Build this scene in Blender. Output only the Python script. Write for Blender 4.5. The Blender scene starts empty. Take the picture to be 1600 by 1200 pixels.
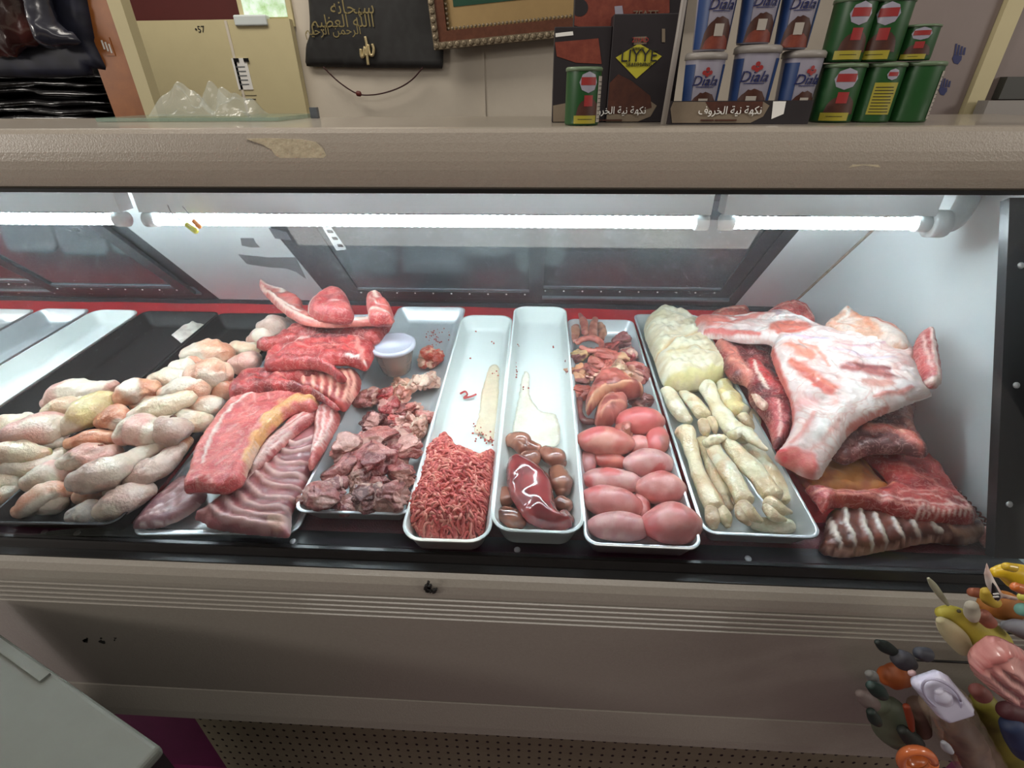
import bpy, bmesh, math, random
import numpy as np
from mathutils import Vector, Matrix, geometry
random.seed(7); np.random.seed(7)
SC = bpy.context.scene; COL = SC.collection

# ------------------------------------------------------------------ camera
F = 770.0; CX, CY = 800.0, 600.0
def nrm(a): return a/np.linalg.norm(a)
_X = nrm(np.array([15939, -345, 770.])); _D = np.array([46, 533, -F]); _D = nrm(_D-_D.dot(_X)*_X)
_N = np.cross(_X, _D); SL = math.radians(4)
R = np.array([_X, _D*math.cos(SL)-_N*math.sin(SL), _D*math.sin(SL)+_N*math.cos(SL)])   # camera axes -> world
C = np.array([0, 0, 1.47])
cam = bpy.data.objects.new('camera', bpy.data.cameras.new('camera')); COL.objects.link(cam)
cam.data.sensor_width = 36; cam.data.lens = 36*F/1600; cam.data.clip_start = 0.02
M4 = Matrix.Identity(4)
for i in range(3):
    for j in range(3): M4[i][j] = R[i][j]
M4.translation = Vector(C); cam.matrix_world = M4
SC.camera = cam
SC.view_settings.view_transform = 'Standard'; SC.view_settings.look = 'None'
SC.view_settings.gamma = 1; SC.view_settings.use_curve_mapping = False
SC.view_settings.exposure = 0.0
# ------------------------------------------------------------------ world and lamps
w = bpy.data.worlds.new('world'); SC.world = w; w.use_nodes = True
w.node_tree.nodes['Background'].inputs[0].default_value = (1.0, .93, .84, 1)
w.node_tree.nodes['Background'].inputs[1].default_value = .27
def area(name, loc, rot, sx, sy, power, col):
    l = bpy.data.lights.new(name, 'AREA'); l.shape = 'RECTANGLE'; l.size = sx; l.size_y = sy; l.energy = power; l.color = col
    o = bpy.data.objects.new(name, l); COL.objects.link(o); o.location = loc; o.rotation_euler = rot
    return o
area('ceiling_lamp', (-0.1, -0.12, 2.75), (0, 0, 0), 2.2, .35, 13, (1, .95, .88))
for lx, ly, lz, pw in ((3.3, -1.0, 2.3, 26), (-4.3, -1.2, 2.3, 62)):
    lo_ = area('side_fill_light', (lx, ly, lz), (0, 0, 0), 1.2, .6, pw, (1, .94, .86)); lo_.rotation_euler = Vector((lx+.1, ly-.6, lz-1.0)).to_track_quat('Z', 'Y').to_euler()  # unseen fill lights, added to brighten the upright faces of the case
area('ceiling_lamp', (-1.3, 1.5, 2.75), (0, 0, 0), 1.2, .5, 19, (1, .94, .84))
TUBE_E = 74.0

# ------------------------------------------------------------------ picture/world helpers
n0 = np.array([0, -math.sin(SL), math.cos(SL)]); d0 = np.array([0, math.cos(SL), math.sin(SL)]); x0 = np.array([1., 0, 0])
O = C-n0*.62                                                  # deck plane
def ray(px, py): return R@np.array([px-CX, CY-py, -F])
def onplane(px, py, p0, nn):
    r = ray(px, py); return C+r*((np.asarray(p0, float)-C).dot(nn)/r.dot(nn))
def deck(px, py, h=0): return onplane(px, py, O+n0*h, n0)
def vert(px, py, y): return onplane(px, py, [0, y, 0], np.array([0, 1., 0]))
def depth(p): return -(R.T@(np.asarray(p)-C))[2]
def duv(p): q = np.asarray(p)-O; return q[0], q.dot(d0), q.dot(n0)
def D3(u, v, h): return O+x0*u+d0*v+n0*h
def c1(x, y): return x/3., 460+y/3.
def c2(x, y): return 200+x/2.791, 430+y/2.791
def c3(x, y): return 440+x/3., 460+y/3.
def c4(x, y): return 740+x/2.857, 460+y/2.857
def c5(x, y): return 980+x/3., 460+y/3.
def c6(x, y): return 1080+x/2.61, 460+y/2.61
def c7(x, y): return 1300+x/3.53, 860+y/3.53
def c8(x, y): return 860+x/5.215, 470+y/5.215
def cI(x, y): return x, y
def lin(c):
    c = np.asarray(c, float)/255.; return np.where(c <= .04045, c/12.92, ((c+.055)/1.055)**2.4)
class SN:                                                      # smooth vector noise in about -1..1
    def __init__(s, seed, freq, oct=2):
        r = np.random.RandomState(seed); s.k = []
        for o in range(oct):
            d = r.normal(size=(7, 3)); d /= np.linalg.norm(d, axis=1)[:, None]
            s.k.append((d*freq*(1.9**o)*r.uniform(.6, 1.4, (7, 1)), r.uniform(0, 6.28, 7), .55**o))
    def __call__(s, P):
        P = np.atleast_2d(P); t = 0
        for d, ph, a in s.k: t = t+a*np.sin(P@d.T+ph).sum(1)/3.2
        return t
def sstep(x): x = np.clip(x, 0, 1); return x*x*(3-2*x)
def crs(P, closed=False, n=6):
    P = np.asarray(P, float); m = len(P); out = []
    for i in range(m if closed else m-1):
        a, b, c, d = (P[(i-1) % m], P[i], P[(i+1) % m], P[(i+2) % m]) if closed else (P[max(i-1, 0)], P[i], P[i+1], P[min(i+2, m-1)])
        for k in range(n):
            t = k/n; out.append(.5*((2*b)+(c-a)*t+(2*a-5*b+4*c-d)*t*t+(3*b-a-3*c+d)*t**3))
    if not closed: out.append(P[-1])
    return np.array(out)

# ------------------------------------------------------------------ materials
def nd(nt, t, **k):
    n = nt.nodes.new(t)
    for a, b in k.items():
        if a in n.inputs: n.inputs[a].default_value = b
        else: setattr(n, a, b)
    return n
def mat(name,  col=(200, 200, 200), rough=.5, metal=0, var=.0, vscale=20, bump=0, bscale=200, attr=False, emis=0, coat=0, sss=0, trans=0, spec=.5, alpha=1, col2=None, veins=None):
    m = bpy.data.materials.new(name); m.use_nodes = True; nt = m.node_tree; b = nt.nodes['Principled BSDF']
    L = nt.links.new; tc = nd(nt, 'ShaderNodeTexCoord')
    c = tuple(lin(col))+(1,)
    b.inputs['Base Color'].default_value = c; b.inputs['Roughness'].default_value = rough; b.inputs['Metallic'].default_value = metal
    b.inputs['Specular IOR Level'].default_value = spec; b.inputs['Coat Weight'].default_value = coat; b.inputs['Coat Roughness'].default_value = .08
    b.inputs['Transmission Weight'].default_value = trans; b.inputs['Alpha'].default_value = alpha
    if sss: b.inputs['Subsurface Weight'].default_value = sss; b.inputs['Subsurface Radius'].default_value = (.012, .004, .003); b.inputs['Subsurface Scale'].default_value = .6
    src = None
    if attr: a = nd(nt, 'ShaderNodeAttribute', attribute_name='Col'); src = a.outputs['Color']
    if var or col2:
        nz = nd(nt, 'ShaderNodeTexNoise', Scale=vscale, Detail=6., Roughness=.65); L(tc.outputs['Object'], nz.inputs['Vector'])
        rp = nd(nt, 'ShaderNodeMapRange'); rp.inputs[1].default_value = .3; rp.inputs[2].default_value = .7
        L(nz.outputs[0], rp.inputs[0])
        mx = nd(nt, 'ShaderNodeMix', data_type='RGBA'); L(rp.outputs[0], mx.inputs[0])
        if col2:
            mx.inputs[6].default_value = c; mx.inputs[7].default_value = tuple(lin(col2))+(1,)
        else:
            mx.blend_type = 'MULTIPLY'
            inv = nd(nt, 'ShaderNodeMath', operation='MULTIPLY'); inv.inputs[1].default_value = 1
            L(rp.outputs[0], inv.inputs[0]); L(inv.outputs[0], mx.inputs[0])
            mx.inputs[7].default_value = (1-var, 1-var*1.1, 1-var*1.1, 1)
            if src: L(src, mx.inputs[6])
            else: mx.inputs[6].default_value = c
        src = mx.outputs[2]
    if veins:
        n1 = nd(nt, 'ShaderNodeTexNoise', Scale=veins[1], Detail=3., Distortion=1.2); L(tc.outputs['Object'], n1.inputs['Vector'])
        s1 = nd(nt, 'ShaderNodeMath', operation='SUBTRACT'); s1.inputs[1].default_value = .5; L(n1.outputs[0], s1.inputs[0])
        s2 = nd(nt, 'ShaderNodeMath', operation='ABSOLUTE'); L(s1.outputs[0], s2.inputs[0])
        s3 = nd(nt, 'ShaderNodeMapRange'); s3.inputs[1].default_value = 0; s3.inputs[2].default_value = veins[2]; s3.inputs[3].default_value = veins[3]; s3.inputs[4].default_value = 0; L(s2.outputs[0], s3.inputs[0])
        vm = nd(nt, 'ShaderNodeMix', data_type='RGBA'); L(s3.outputs[0], vm.inputs[0]); L(src, vm.inputs[6]); vm.inputs[7].default_value = tuple(lin(veins[0]))+(1,); src = vm.outputs[2]
    if src: L(src, b.inputs['Base Color'])
    if bump:
        nz = nd(nt, 'ShaderNodeTexNoise', Scale=bscale, Detail=5.); L(tc.outputs['Object'], nz.inputs['Vector'])
        bp = nd(nt, 'ShaderNodeBump', Strength=bump, Distance=.002); L(nz.outputs[0], bp.inputs['Height']); L(bp.outputs[0], b.inputs['Normal'])
    if emis: b.inputs['Emission Color'].default_value = c; b.inputs['Emission Strength'].default_value = emis
    return m
M = {}
M['meat'] = mat('raw_meat', rough=.36, attr=True, var=.30, vscale=130, bump=.7, bscale=330, sss=.10, coat=.15, veins=((236, 186, 174), 60, .04, .30))
M['skin'] = mat('poultry_skin', rough=.34, attr=True, var=.10, vscale=90, bump=.9, bscale=230, sss=.14, coat=.25, veins=((244, 230, 210), 55, .03, .22))
M['gland'] = mat('smooth_offal', rough=.32, attr=True, var=.12, vscale=50, bump=.2, bscale=160, sss=.05, coat=.2, veins=((176, 84, 82), 60, .012, .35))
M['membrane'] = mat('rib_membrane', rough=.32, attr=True, var=.16, vscale=120, bump=.35, bscale=240, sss=.08, coat=.3)
M['hide'] = mat('carcass_fell', rough=.42, attr=True, var=.16, vscale=40, bump=.9, bscale=140, sss=.08, coat=.15, veins=((206, 132, 116), 17, .05, .42))
M['wet'] = mat('wet_liver', rough=.12, attr=True, var=.12, vscale=50, bump=.10, bscale=90, coat=.7)
M['fat'] = mat('hard_fat', rough=.5, attr=True, var=.12, vscale=110, bump=.6, bscale=180, sss=.12)
M['mince'] = mat('minced_meat', rough=.4, attr=True, var=.25, vscale=200, bump=.3, bscale=500, coat=.15)
M['toy'] = mat('soft_toy', rough=.6, attr=True, var=.08, vscale=60)
M['toygloss'] = mat('glossy_toy', rough=.25, attr=True, coat=.4)
M['steel'] = mat('tray_aluminium', (222, 229, 231), .32, .5, var=.10, vscale=12, bump=.08, bscale=120)
M['white'] = mat('white_enamel', (232, 240, 236), .22, var=.03, vscale=8)
M['black_tray'] = mat('black_plastic_tray', (24, 19, 18), .45, var=.3, vscale=30, bump=.2, bscale=300, spec=.25)
M['black'] = mat('black_trim', (22, 22, 23), .4, var=.25, vscale=40, bump=.1)
M['rail'] = mat('black_rail', (26, 25, 26), .3, var=.3, vscale=30)
M['frame'] = mat('door_frame', (36, 40, 46), .42, .1, var=.2, vscale=20)
M['track'] = mat('aluminium_track', (120, 126, 134), .35, .6, var=.2, vscale=20)
M['pane'] = mat('dark_door_pane', (66, 72, 76), .10, var=.15, vscale=4, spec=.8)
M['panelw'] = mat('white_liner', (214, 222, 222), .38, var=.06, vscale=7, bump=.05, bscale=60)
M['bar'] = mat('taupe_enamel', (166, 156, 143), .34, var=.10, vscale=260, bump=.35, bscale=420, coat=.5)
M['front'] = mat('front_enamel', (150, 144, 135), .34, coat=.25, var=.10, vscale=240, bump=.16, bscale=330)
M['kick'] = mat('kick_enamel', (140, 133, 116), .5, var=.15, vscale=20)
M['floor'] = mat('magenta_floor', (96, 22, 66), .35, var=.35, vscale=9)
M['wall'] = mat('painted_wall', (214, 204, 188), .7, var=.06, vscale=9, bump=.25, bscale=90)
M['cream'] = mat('cream_paint', (206, 194, 152), .6, var=.05, vscale=14)
M['redwall'] = mat('dark_red_paint', (84, 28, 26), .7, var=.1)
M['wood'] = mat('varnished_wood', (168, 100, 44), .4, var=.35, vscale=14)
M['paper'] = mat('white_paper', (235, 233, 228), .7)
M['ink'] = mat('black_ink', (30, 28, 26), .7)
M['screw'] = mat('screw_steel', (225, 228, 230), .3, .4)
M['lampw'] = mat('lamp_plastic', (225, 232, 232), .35)
M['grey'] = mat('grey_counter', (92, 95, 88), .6, var=.06, vscale=40)
M['tape'] = mat('grey_tape', (118, 122, 124), .6, var=.2)

def marr(name, V, Fc, C=None, smooth=True):
    me = bpy.data.meshes.new(name); me.from_pydata([tuple(map(float, v)) for v in V], [], [tuple(map(int, f)) for f in Fc])
    if C is not None:
        at = me.color_attributes.new('Col', 'FLOAT_COLOR', 'POINT')
        c4_ = np.ones((len(V), 4)); c4_[:, :3] = C; at.data.foreach_set('color', c4_.ravel())
    if smooth: me.polygons.foreach_set('use_smooth', [True]*len(me.polygons))
    me.update(); return me
def tag(o, label=None, cat=None, group=None, kind=None):
    if label: o['label'] = label
    if cat: o['category'] = cat
    if group: o['group'] = group
    if kind: o['kind'] = kind
    return o
def wloc(o):
    p = np.zeros(3)
    while o is not None: p += np.array(o.location); o = o.parent
    return p
def mk(name, V, Fc, m, parent=None, C=None, smooth=True, label=None, cat=None, group=None, kind=None):
    V = np.asarray(V, float)
    if parent is None: org = np.array([(V[:, 0].min()+V[:, 0].max())/2, (V[:, 1].min()+V[:, 1].max())/2, V[:, 2].min()])
    else: org = wloc(parent)
    me = marr(name, V-org, Fc, C, smooth); me.materials.append(M[m] if isinstance(m, str) else m)
    o = bpy.data.objects.new(name, me); COL.objects.link(o)
    if parent is None: o.location = org
    else: o.parent = parent
    return tag(o, label, cat, group, kind)
def empty(name, loc, label, cat, group=None, kind=None):
    o = bpy.data.objects.new(name, None); COL.objects.link(o); o.location = Vector(tuple(map(float, loc))); o.empty_display_size = .05
    return tag(o, label, cat, group, kind)
def box(x0_, x1, y0, y1, z0, z1):
    V = [(x, y, z) for x in (x0_, x1) for y in (y0, y1) for z in (z0, z1)]
    return np.array(V, float), [(0, 1, 3, 2), (4, 6, 7, 5), (0, 4, 5, 1), (2, 3, 7, 6), (0, 2, 6, 4), (1, 5, 7, 3)]
def mkbox(name, b, m, bev=0, **k):
    V, Fc = box(*b); o = mk(name, V, Fc, m, smooth=False, **k)
    if bev:
        md = o.modifiers.new('bevel', 'BEVEL'); md.width = bev; md.segments = 3
    return o
def obox(p, e1, e2, e3, a, b, c):                                # oriented box from p
    p = np.asarray(p, float); V = [p+e1*i*a+e2*j*b+e3*k*c for i in (0, 1) for j in (0, 1) for k in (0, 1)]
    return np.array(V), [(0, 1, 3, 2), (4, 6, 7, 5), (0, 4, 5, 1), (2, 3, 7, 6), (0, 2, 6, 4), (1, 5, 7, 3)]
def extr(name, prof, xa, xb, m, smooth=False, **k):              # closed (y,z) profile extruded along x
    n = len(prof); V = [(xa, y, z) for y, z in prof]+[(xb, y, z) for y, z in prof]
    Fc = [(i, (i+1) % n, n+(i+1) % n, n+i) for i in range(n)]+[tuple(range(n-1, -1, -1)), tuple(range(n, 2*n))]
    return mk(name, V, Fc, m, smooth=smooth, **k)
def tube(P, r, seg=8, cap=True):
    P = np.asarray(P, float); n = len(P); V = []; rr = np.broadcast_to(np.asarray(r, float), (n,))
    T = np.gradient(P, axis=0); T /= np.linalg.norm(T, axis=1)[:, None]+1e-12
    ref = np.array([0, 0, 1.]) if abs(T[0][2]) < .9 else np.array([1., 0, 0])
    a = np.cross(T[0], ref); a /= np.linalg.norm(a)
    for i in range(n):
        a = a-a.dot(T[i])*T[i]; a /= np.linalg.norm(a)+1e-12; b = np.cross(T[i], a)
        for k in range(seg):
            t = 2*math.pi*k/seg; V.append(P[i]+rr[i]*(a*math.cos(t)+b*math.sin(t)))
    Fc = [(i*seg+k, i*seg+(k+1) % seg, (i+1)*seg+(k+1) % seg, (i+1)*seg+k) for i in range(n-1) for k in range(seg)]
    if cap: Fc += [tuple(range(seg-1, -1, -1)), tuple((n-1)*seg+k for k in range(seg))]
    return np.array(V), Fc
def join(parts):
    V, Fc, Cs, o = [], [], [], 0
    for p in parts:
        V.append(np.asarray(p[0])); Fc += [tuple(i+o for i in f) for f in p[1]]; o += len(p[0])
        if len(p) > 2: Cs.append(p[2])
    return np.vstack(V), Fc, (np.vstack(Cs) if Cs else None)
def disc_screw(p, nn, r=.004):
    nn = nrm(np.asarray(nn, float)); a = nrm(np.cross(nn, [0, 0, 1.] if abs(nn[2]) < .9 else [1., 0, 0])); b = np.cross(nn, a); V = []
    for s, hh in ((1, -.0005), (1, .0008), (.6, .0018)):
        V += [np.asarray(p)+nn*hh+r*s*(a*math.cos(t)+b*math.sin(t)) for t in np.linspace(0, 2*math.pi, 10, endpoint=False)]
    Fc = [(j*10+k, j*10+(k+1) % 10, j*10+10+(k+1) % 10, j*10+10+k) for j in (0, 1) for k in range(10)]+[tuple(range(20, 30)), tuple(range(9, -1, -1))]
    return np.array(V), Fc
def segdist(P, L):                                               # distance of 2D points to polyline and the parameter along it
    best = np.full(len(P), 1e9); par = np.zeros(len(P)); n = len(L)-1
    for i in range(n):
        a, b = L[i], L[i+1]; ab = b-a; t = np.clip(((P-a)@ab)/(ab@ab+1e-12), 0, 1)
        d = np.linalg.norm(P-(a+t[:, None]*ab), axis=1); k = d < best; best[k] = d[k]; par[k] = (i+t[k])/n
    return best, par
seedc = [100]
def nseed(): seedc[0] += 1; return seedc[0]

# ---- flat-ish pieces cut to an outline, with painted fat/lean strokes and ridges
def slab(name, outline, h=.03, th=.02, r=.015, res=.0045, colA=(190, 70, 70), colB=(150, 45, 45), strokes=(), conv=cI, tilt=(0, 0), amp=.0022, freq=170,
         bot=.5, drape=None, cf=130, m='meat', n=5, vy=None, parent=None, smoothout=True, fold=0, ff=130, **k):
    px = [conv(*p) for p in outline]; cpx = np.mean(px, axis=0)
    if vy is None:
        p0 = deck(cpx[0], cpx[1], h); nn = nrm(n0+x0*tilt[0]+d0*tilt[1])
    else:
        p0 = vert(cpx[0], cpx[1], vy); nn = nrm(np.array([tilt[0], -1., tilt[1]]))
    e1 = nrm(x0-x0.dot(nn)*nn); e2 = np.cross(nn, e1)
    def to2(q): w_ = onplane(q[0], q[1], p0, nn)-p0; return np.array([w_.dot(e1), w_.dot(e2)])
    B = np.array([to2(q) for q in px])
    if smoothout: B = crs(B, True, n)
    if B[:, 0]@np.roll(B[:, 1], -1)-B[:, 1]@np.roll(B[:, 0], -1) < 0: B = B[::-1]
    scale = depth(p0)/F
    # resample boundary
    seg = np.linalg.norm(np.roll(B, -1, 0)-B, axis=1); cum = np.concatenate([[0], np.cumsum(seg)]); N = max(12, int(cum[-1]/res))
    Bc = np.vstack([B, B[:1]]); s = np.linspace(0, cum[-1], N, endpoint=False)
    Bn = np.stack([np.interp(s, cum, Bc[:, 0]), np.interp(s, cum, Bc[:, 1])], 1)
    sd = nseed()
    if smoothout: Bn = Bn+np.random.RandomState(sd).normal(size=Bn.shape)*res*.12
    lo, hi = Bn.min(0), Bn.max(0); g = []
    yy = lo[1]; row = 0
    while yy < hi[1]:
        xs = np.arange(lo[0]+(row % 2)*res*.5, hi[0], res); g.append(np.stack([xs, np.full(len(xs), yy)], 1)); yy += res*.87; row += 1
    g = np.vstack(g); x_, y_ = g[:, 0], g[:, 1]; ins = np.zeros(len(g), bool)
    for i in range(N):
        a, b = Bn[i], Bn[(i+1) % N]
        cnd = ((a[1] > y_) != (b[1] > y_)); xi = (b[0]-a[0])*(y_-a[1])/(b[1]-a[1]+1e-15)+a[0]; ins ^= cnd & (x_ < xi)
    g = g[ins]; db, _ = segdist(g, np.vstack([Bn, Bn[:1]])); g = g[db > res*.45]
    P2 = np.vstack([Bn, g])
    r_ = geometry.delaunay_2d_cdt([Vector(p) for p in P2], [(i, (i+1) % N) for i in range(N)], [], 1, 1e-7)
    P2 = np.array([[v.x, v.y] for v in r_[0]]); tris = [tuple(f) for f in r_[2]]
    db, _ = segdist(P2, np.vstack([Bn, Bn[:1]]))
    q = np.clip(db/r, 0, 1); prof = np.sqrt(np.maximum(0, 1-(1-q)**2))
    P3 = np.hstack([P2, np.zeros((len(P2), 1))])
    top = th*prof+prof*amp*SN(sd, freq, 3)(P3)
    if fold: top = top-prof*fold*np.maximum(0, 1-np.abs(SN(sd+31, ff, 1)(P3))*5)
    mm = sstep(.5+.8*SN(sd+7, cf, 3)(P3))[:, None]
    Cc = lin(colA)*mm+lin(colB)*(1-mm)
    for st in strokes:
        pts, wd, cl = st[0], st[1], st[2]; soft = st[3] if len(st) > 3 else .5; bmp = st[4] if len(st) > 4 else 0; st_op = st[5] if len(st) > 5 else 1
        L = np.array([to2(conv(*p)) for p in pts]); L = crs(L, False, 6) if len(L) > 2 else L
        cs = abs(conv(1, 0)[0]-conv(0, 0)[0]); W = wd*.5*cs*scale*(1.4 if vy is None else 1.0)
        Q = P2+np.stack([SN(sd+3, 160, 2)(P3), SN(sd+4, 160, 2)(P3)], 1)*min(W*.35, .004)
        d, t = segdist(Q, L); wl = W*(.45+.55*np.sin(np.pi*np.clip(t*.9+.05, 0, 1))**.5)
        a = sstep((wl*(1+soft)-d)/(wl*2*soft+1e-9))
        if cl is not None: Cc = Cc*(1-a[:, None]*st_op)+lin(cl)*a[:, None]*st_op
        if bmp: top = top+prof*bmp*np.maximum(0, 1-(d/(W*1.15))**2)
    dr = drape(P2[:, 0], P2[:, 1]) if drape else 0
    hb = -th*bot*prof+dr; ht = top+dr
    Vt = p0+P2[:, :1]*e1+P2[:, 1:]*e2+np.asarray(ht)[:, None]*nn; Vb = p0+P2[:, :1]*e1+P2[:, 1:]*e2+(np.asarray(hb)-.0006)[:, None]*nn
    nV = len(P2); Fc = tris+[tuple(i+nV for i in f[::-1]) for f in tris]
    cnt = {}
    for f in tris:
        for a, b in ((f[0], f[1]), (f[1], f[2]), (f[2], f[0])): cnt[(a, b)] = 1
    Fc += [(b, a, a+nV, b+nV) for (a, b) in cnt if (b, a) not in cnt]
    return mk(name, np.vstack([Vt, Vb]), Fc, m, parent=parent, C=np.vstack([Cc, Cc]), **k)

# ---- rounded swept lumps: drumsticks, feet, kidneys
def lobe_geo(pts, base=.01, flat=.85, colA=(225, 175, 160), colB=(205, 140, 125), conv=cI, seg=44, amp=.06, freq=120, n=9, tip=None, start=None, vy=None, cf=130, spots=None, ridge=0, squash=1.0, hs=None, fold=.0, ff=110):
    pts = [tuple(p) for p in pts]
    if len(pts) == 1: x, y, rr = pts[0]; pts = [(x-rr*.25, y, rr), (x+rr*.25, y, rr)]; single = True
    cs = abs(conv(1, 0)[0]-conv(0, 0)[0]); P = []; Rr = []
    for i, (x, y, rp) in enumerate(pts):
        q = conv(x, y); bs = base if hs is None else hs[i]
        if vy is None:
            p = deck(q[0], q[1], bs+.02); rm = rp*cs*depth(p)/F; p = deck(q[0], q[1], bs+rm*flat)
        else:
            p = vert(q[0], q[1], vy); rm = rp*cs*depth(p)/F
        P.append(p); Rr.append(rm)
    up = n0 if vy is None else np.array([0, -1., 0])
    Q = crs(np.hstack([np.array(P), np.array(Rr)[:, None]]), False, n); P, Rr = Q[:, :3], np.abs(Q[:, 3])
    t0 = nrm(P[1]-P[0]); t1 = nrm(P[-1]-P[-2]); K = 6
    # pull end centres in so that the caps end near the given ends
    L = np.sum(np.linalg.norm(np.diff(P, axis=0), axis=1))
    hd = [(P[0]-t0*Rr[0]*.75*math.cos(a), Rr[0]*math.sin(a)) for a in np.linspace(.12, 1.4, K)]
    tl = [(P[-1]+t1*Rr[-1]*.75*math.cos(a), Rr[-1]*math.sin(a)) for a in np.linspace(1.4, .12, K)]
    P = np.vstack([[a[0] for a in hd], P, [a[0] for a in tl]]); Rr = np.array([a[1] for a in hd]+list(Rr)+[a[1] for a in tl])
    T = np.gradient(P, axis=0); T /= np.linalg.norm(T, axis=1)[:, None]+1e-12
    V = []; nR = len(P)
    for i in range(nR):
        s = np.cross(T[i], up); s /= np.linalg.norm(s)+1e-9; u = np.cross(s, T[i])
        for k in range(seg):
            t = 2*math.pi*k/seg; V.append(P[i]+Rr[i]*(s*math.cos(t)*squash+u*math.sin(t)*flat))
    V = np.array(V); cen = np.repeat(P, seg, axis=0); dirn = V-cen; sd = nseed()
    rr = np.repeat(Rr, seg)[:, None]; rmax = Rr.max()
    disp = amp*SN(sd, freq, 3)(V)
    if fold: disp = disp-fold*np.maximum(0, 1-np.abs(SN(sd+31, ff, 2)(V))*6)
    V = V+dirn*disp[:, None]
    mm = sstep(.5+.8*SN(sd+5, cf, 3)(V))[:, None]; Cc = lin(colA)*mm+lin(colB)*(1-mm)
    tt = np.repeat(np.linspace(0, 1, nR), seg)[:, None]+.05*SN(sd+6, 90, 2)(V)[:, None]
    if tip is not None: a = sstep((tt-tip[1])/.16); Cc = Cc*(1-a)+lin(tip[0])*a
    if start is not None: a = sstep((start[1]-tt)/.16); Cc = Cc*(1-a)+lin(start[0])*a
    if spots is not None: a = sstep((SN(sd+8, spots[1], 2)(V)-spots[2])*3)[:, None]; Cc = Cc*(1-a)+lin(spots[0])*a
    Fc = [(i*seg+k, (i+1)*seg+k, (i+1)*seg+(k+1) % seg, i*seg+(k+1) % seg) for i in range(nR-1) for k in range(seg)]
    Fc += [tuple(range(seg)), tuple((nR-1)*seg+k for k in range(seg-1, -1, -1))]
    return V, Fc, Cc
def lobe(name, pts, m='skin', parent=None, label=None, cat=None, group=None, **k):
    V, Fc, Cc = lobe_geo(pts, **k); return mk(name, V, Fc, m, parent=parent, C=Cc, label=label, cat=cat, group=group)
# ---- angular cut chunks
def chunk_geo(x, y, rp, base=.01, conv=cI, colA=(170, 90, 90), colB=(130, 60, 62), cut=(200, 150, 140), seed=0, stretch=(1, 1, .8), rot=None, ncut=5, amp=.12, freq=None):
    rs = np.random.RandomState(seed); cs = abs(conv(1, 0)[0]-conv(0, 0)[0]); q = conv(x, y); p = deck(q[0], q[1], base+.02); rm = rp*cs*depth(p)/F
    p = deck(q[0], q[1], base+rm*stretch[2]*.8)
    bm = bmesh.new(); bmesh.ops.create_icosphere(bm, subdivisions=5, radius=1); S = np.array([v.co[:] for v in bm.verts]); Fc = [tuple(v.index for v in f.verts) for f in bm.faces]; bm.free()
    iscut = np.zeros(len(S)); ci = np.zeros(len(S), int)
    for c in range(ncut):
        nn = rs.normal(size=3); nn[2] = abs(nn[2])*.8-.1; nn = nrm(nn); dd = rs.uniform(.55, .85); e = S@nn-dd; kk = e > 0
        S[kk] -= nn*e[kk][:, None]; iscut[kk] = (c % 2); ci[kk] = c+1
    sn = SN(seed*3+1, 3.4, 4)(S); nrmS = S/(np.linalg.norm(S, axis=1)[:, None]+1e-9); S = S+nrmS*(amp*sn)[:, None]
    S = S-nrmS*(.20*np.maximum(0, 1-np.abs(SN(seed*3+9, 3.2, 2)(S))*5))[:, None]
    ang = rs.uniform(0, 3.14) if rot is None else rot; ca, sa = math.cos(ang), math.sin(ang)
    S = S*np.array(stretch); S = np.stack([S[:, 0]*ca-S[:, 1]*sa, S[:, 0]*sa+S[:, 1]*ca, S[:, 2]], 1)
    V = p+rm*(S[:, :1]*x0+S[:, 1:2]*d0+S[:, 2:3]*n0)
    mm = sstep(.5+.9*SN(seed*3+2, 2.5, 3)(S))[:, None]; Cc = lin(colA)*mm+lin(colB)*(1-mm)
    f_ = sstep(SN(seed*3+4, 4.5, 2)(S)*2.2-.8)[:, None]*.8; f_ = np.maximum(f_, (iscut*.75)[:, None])
    Cc = Cc*(1-f_)+lin(cut)*f_
    return V, Fc, Cc
def chunk(name, x, y, rp, m='meat', parent=None, label=None, cat=None, group=None, **k):
    V, Fc, Cc = chunk_geo(x, y, rp, **k); return mk(name, V, Fc, m, parent=parent, C=Cc, label=label, cat=cat, group=group)
# ---- lettering
def text_mesh(s, size, ext=.0004):
    cu = bpy.data.curves.new('lettering', 'FONT'); cu.body = s; cu.size = size; cu.extrude = ext; cu.align_x = 'CENTER'; cu.align_y = 'CENTER'; cu.resolution_u = 3
    o = bpy.data.objects.new('lettering', cu); COL.objects.link(o); dg = bpy.context.evaluated_depsgraph_get(); dg.update()
    me = bpy.data.meshes.new_from_object(o.evaluated_get(dg)); V = np.array([v.co[:] for v in me.vertices]); Fc = [tuple(p.vertices) for p in me.polygons]
    bpy.data.objects.remove(o); bpy.data.meshes.remove(me); bpy.data.curves.remove(cu)
    return (V if len(V) else np.zeros((0, 3))), Fc
def text_on(name, s, size, p, e1, e2, m, parent, ital=0, **k):
    V, Fc = text_mesh(s, size)
    if len(V) == 0: return None
    nn = np.cross(e1, e2); W = np.asarray(p)+(V[:, :1]+ital*V[:, 1:2])*e1+V[:, 1:2]*e2+(V[:, 2:3]+.0006)*nn
    return mk(name, W, Fc, m, parent=parent, smooth=False, **k)
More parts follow.
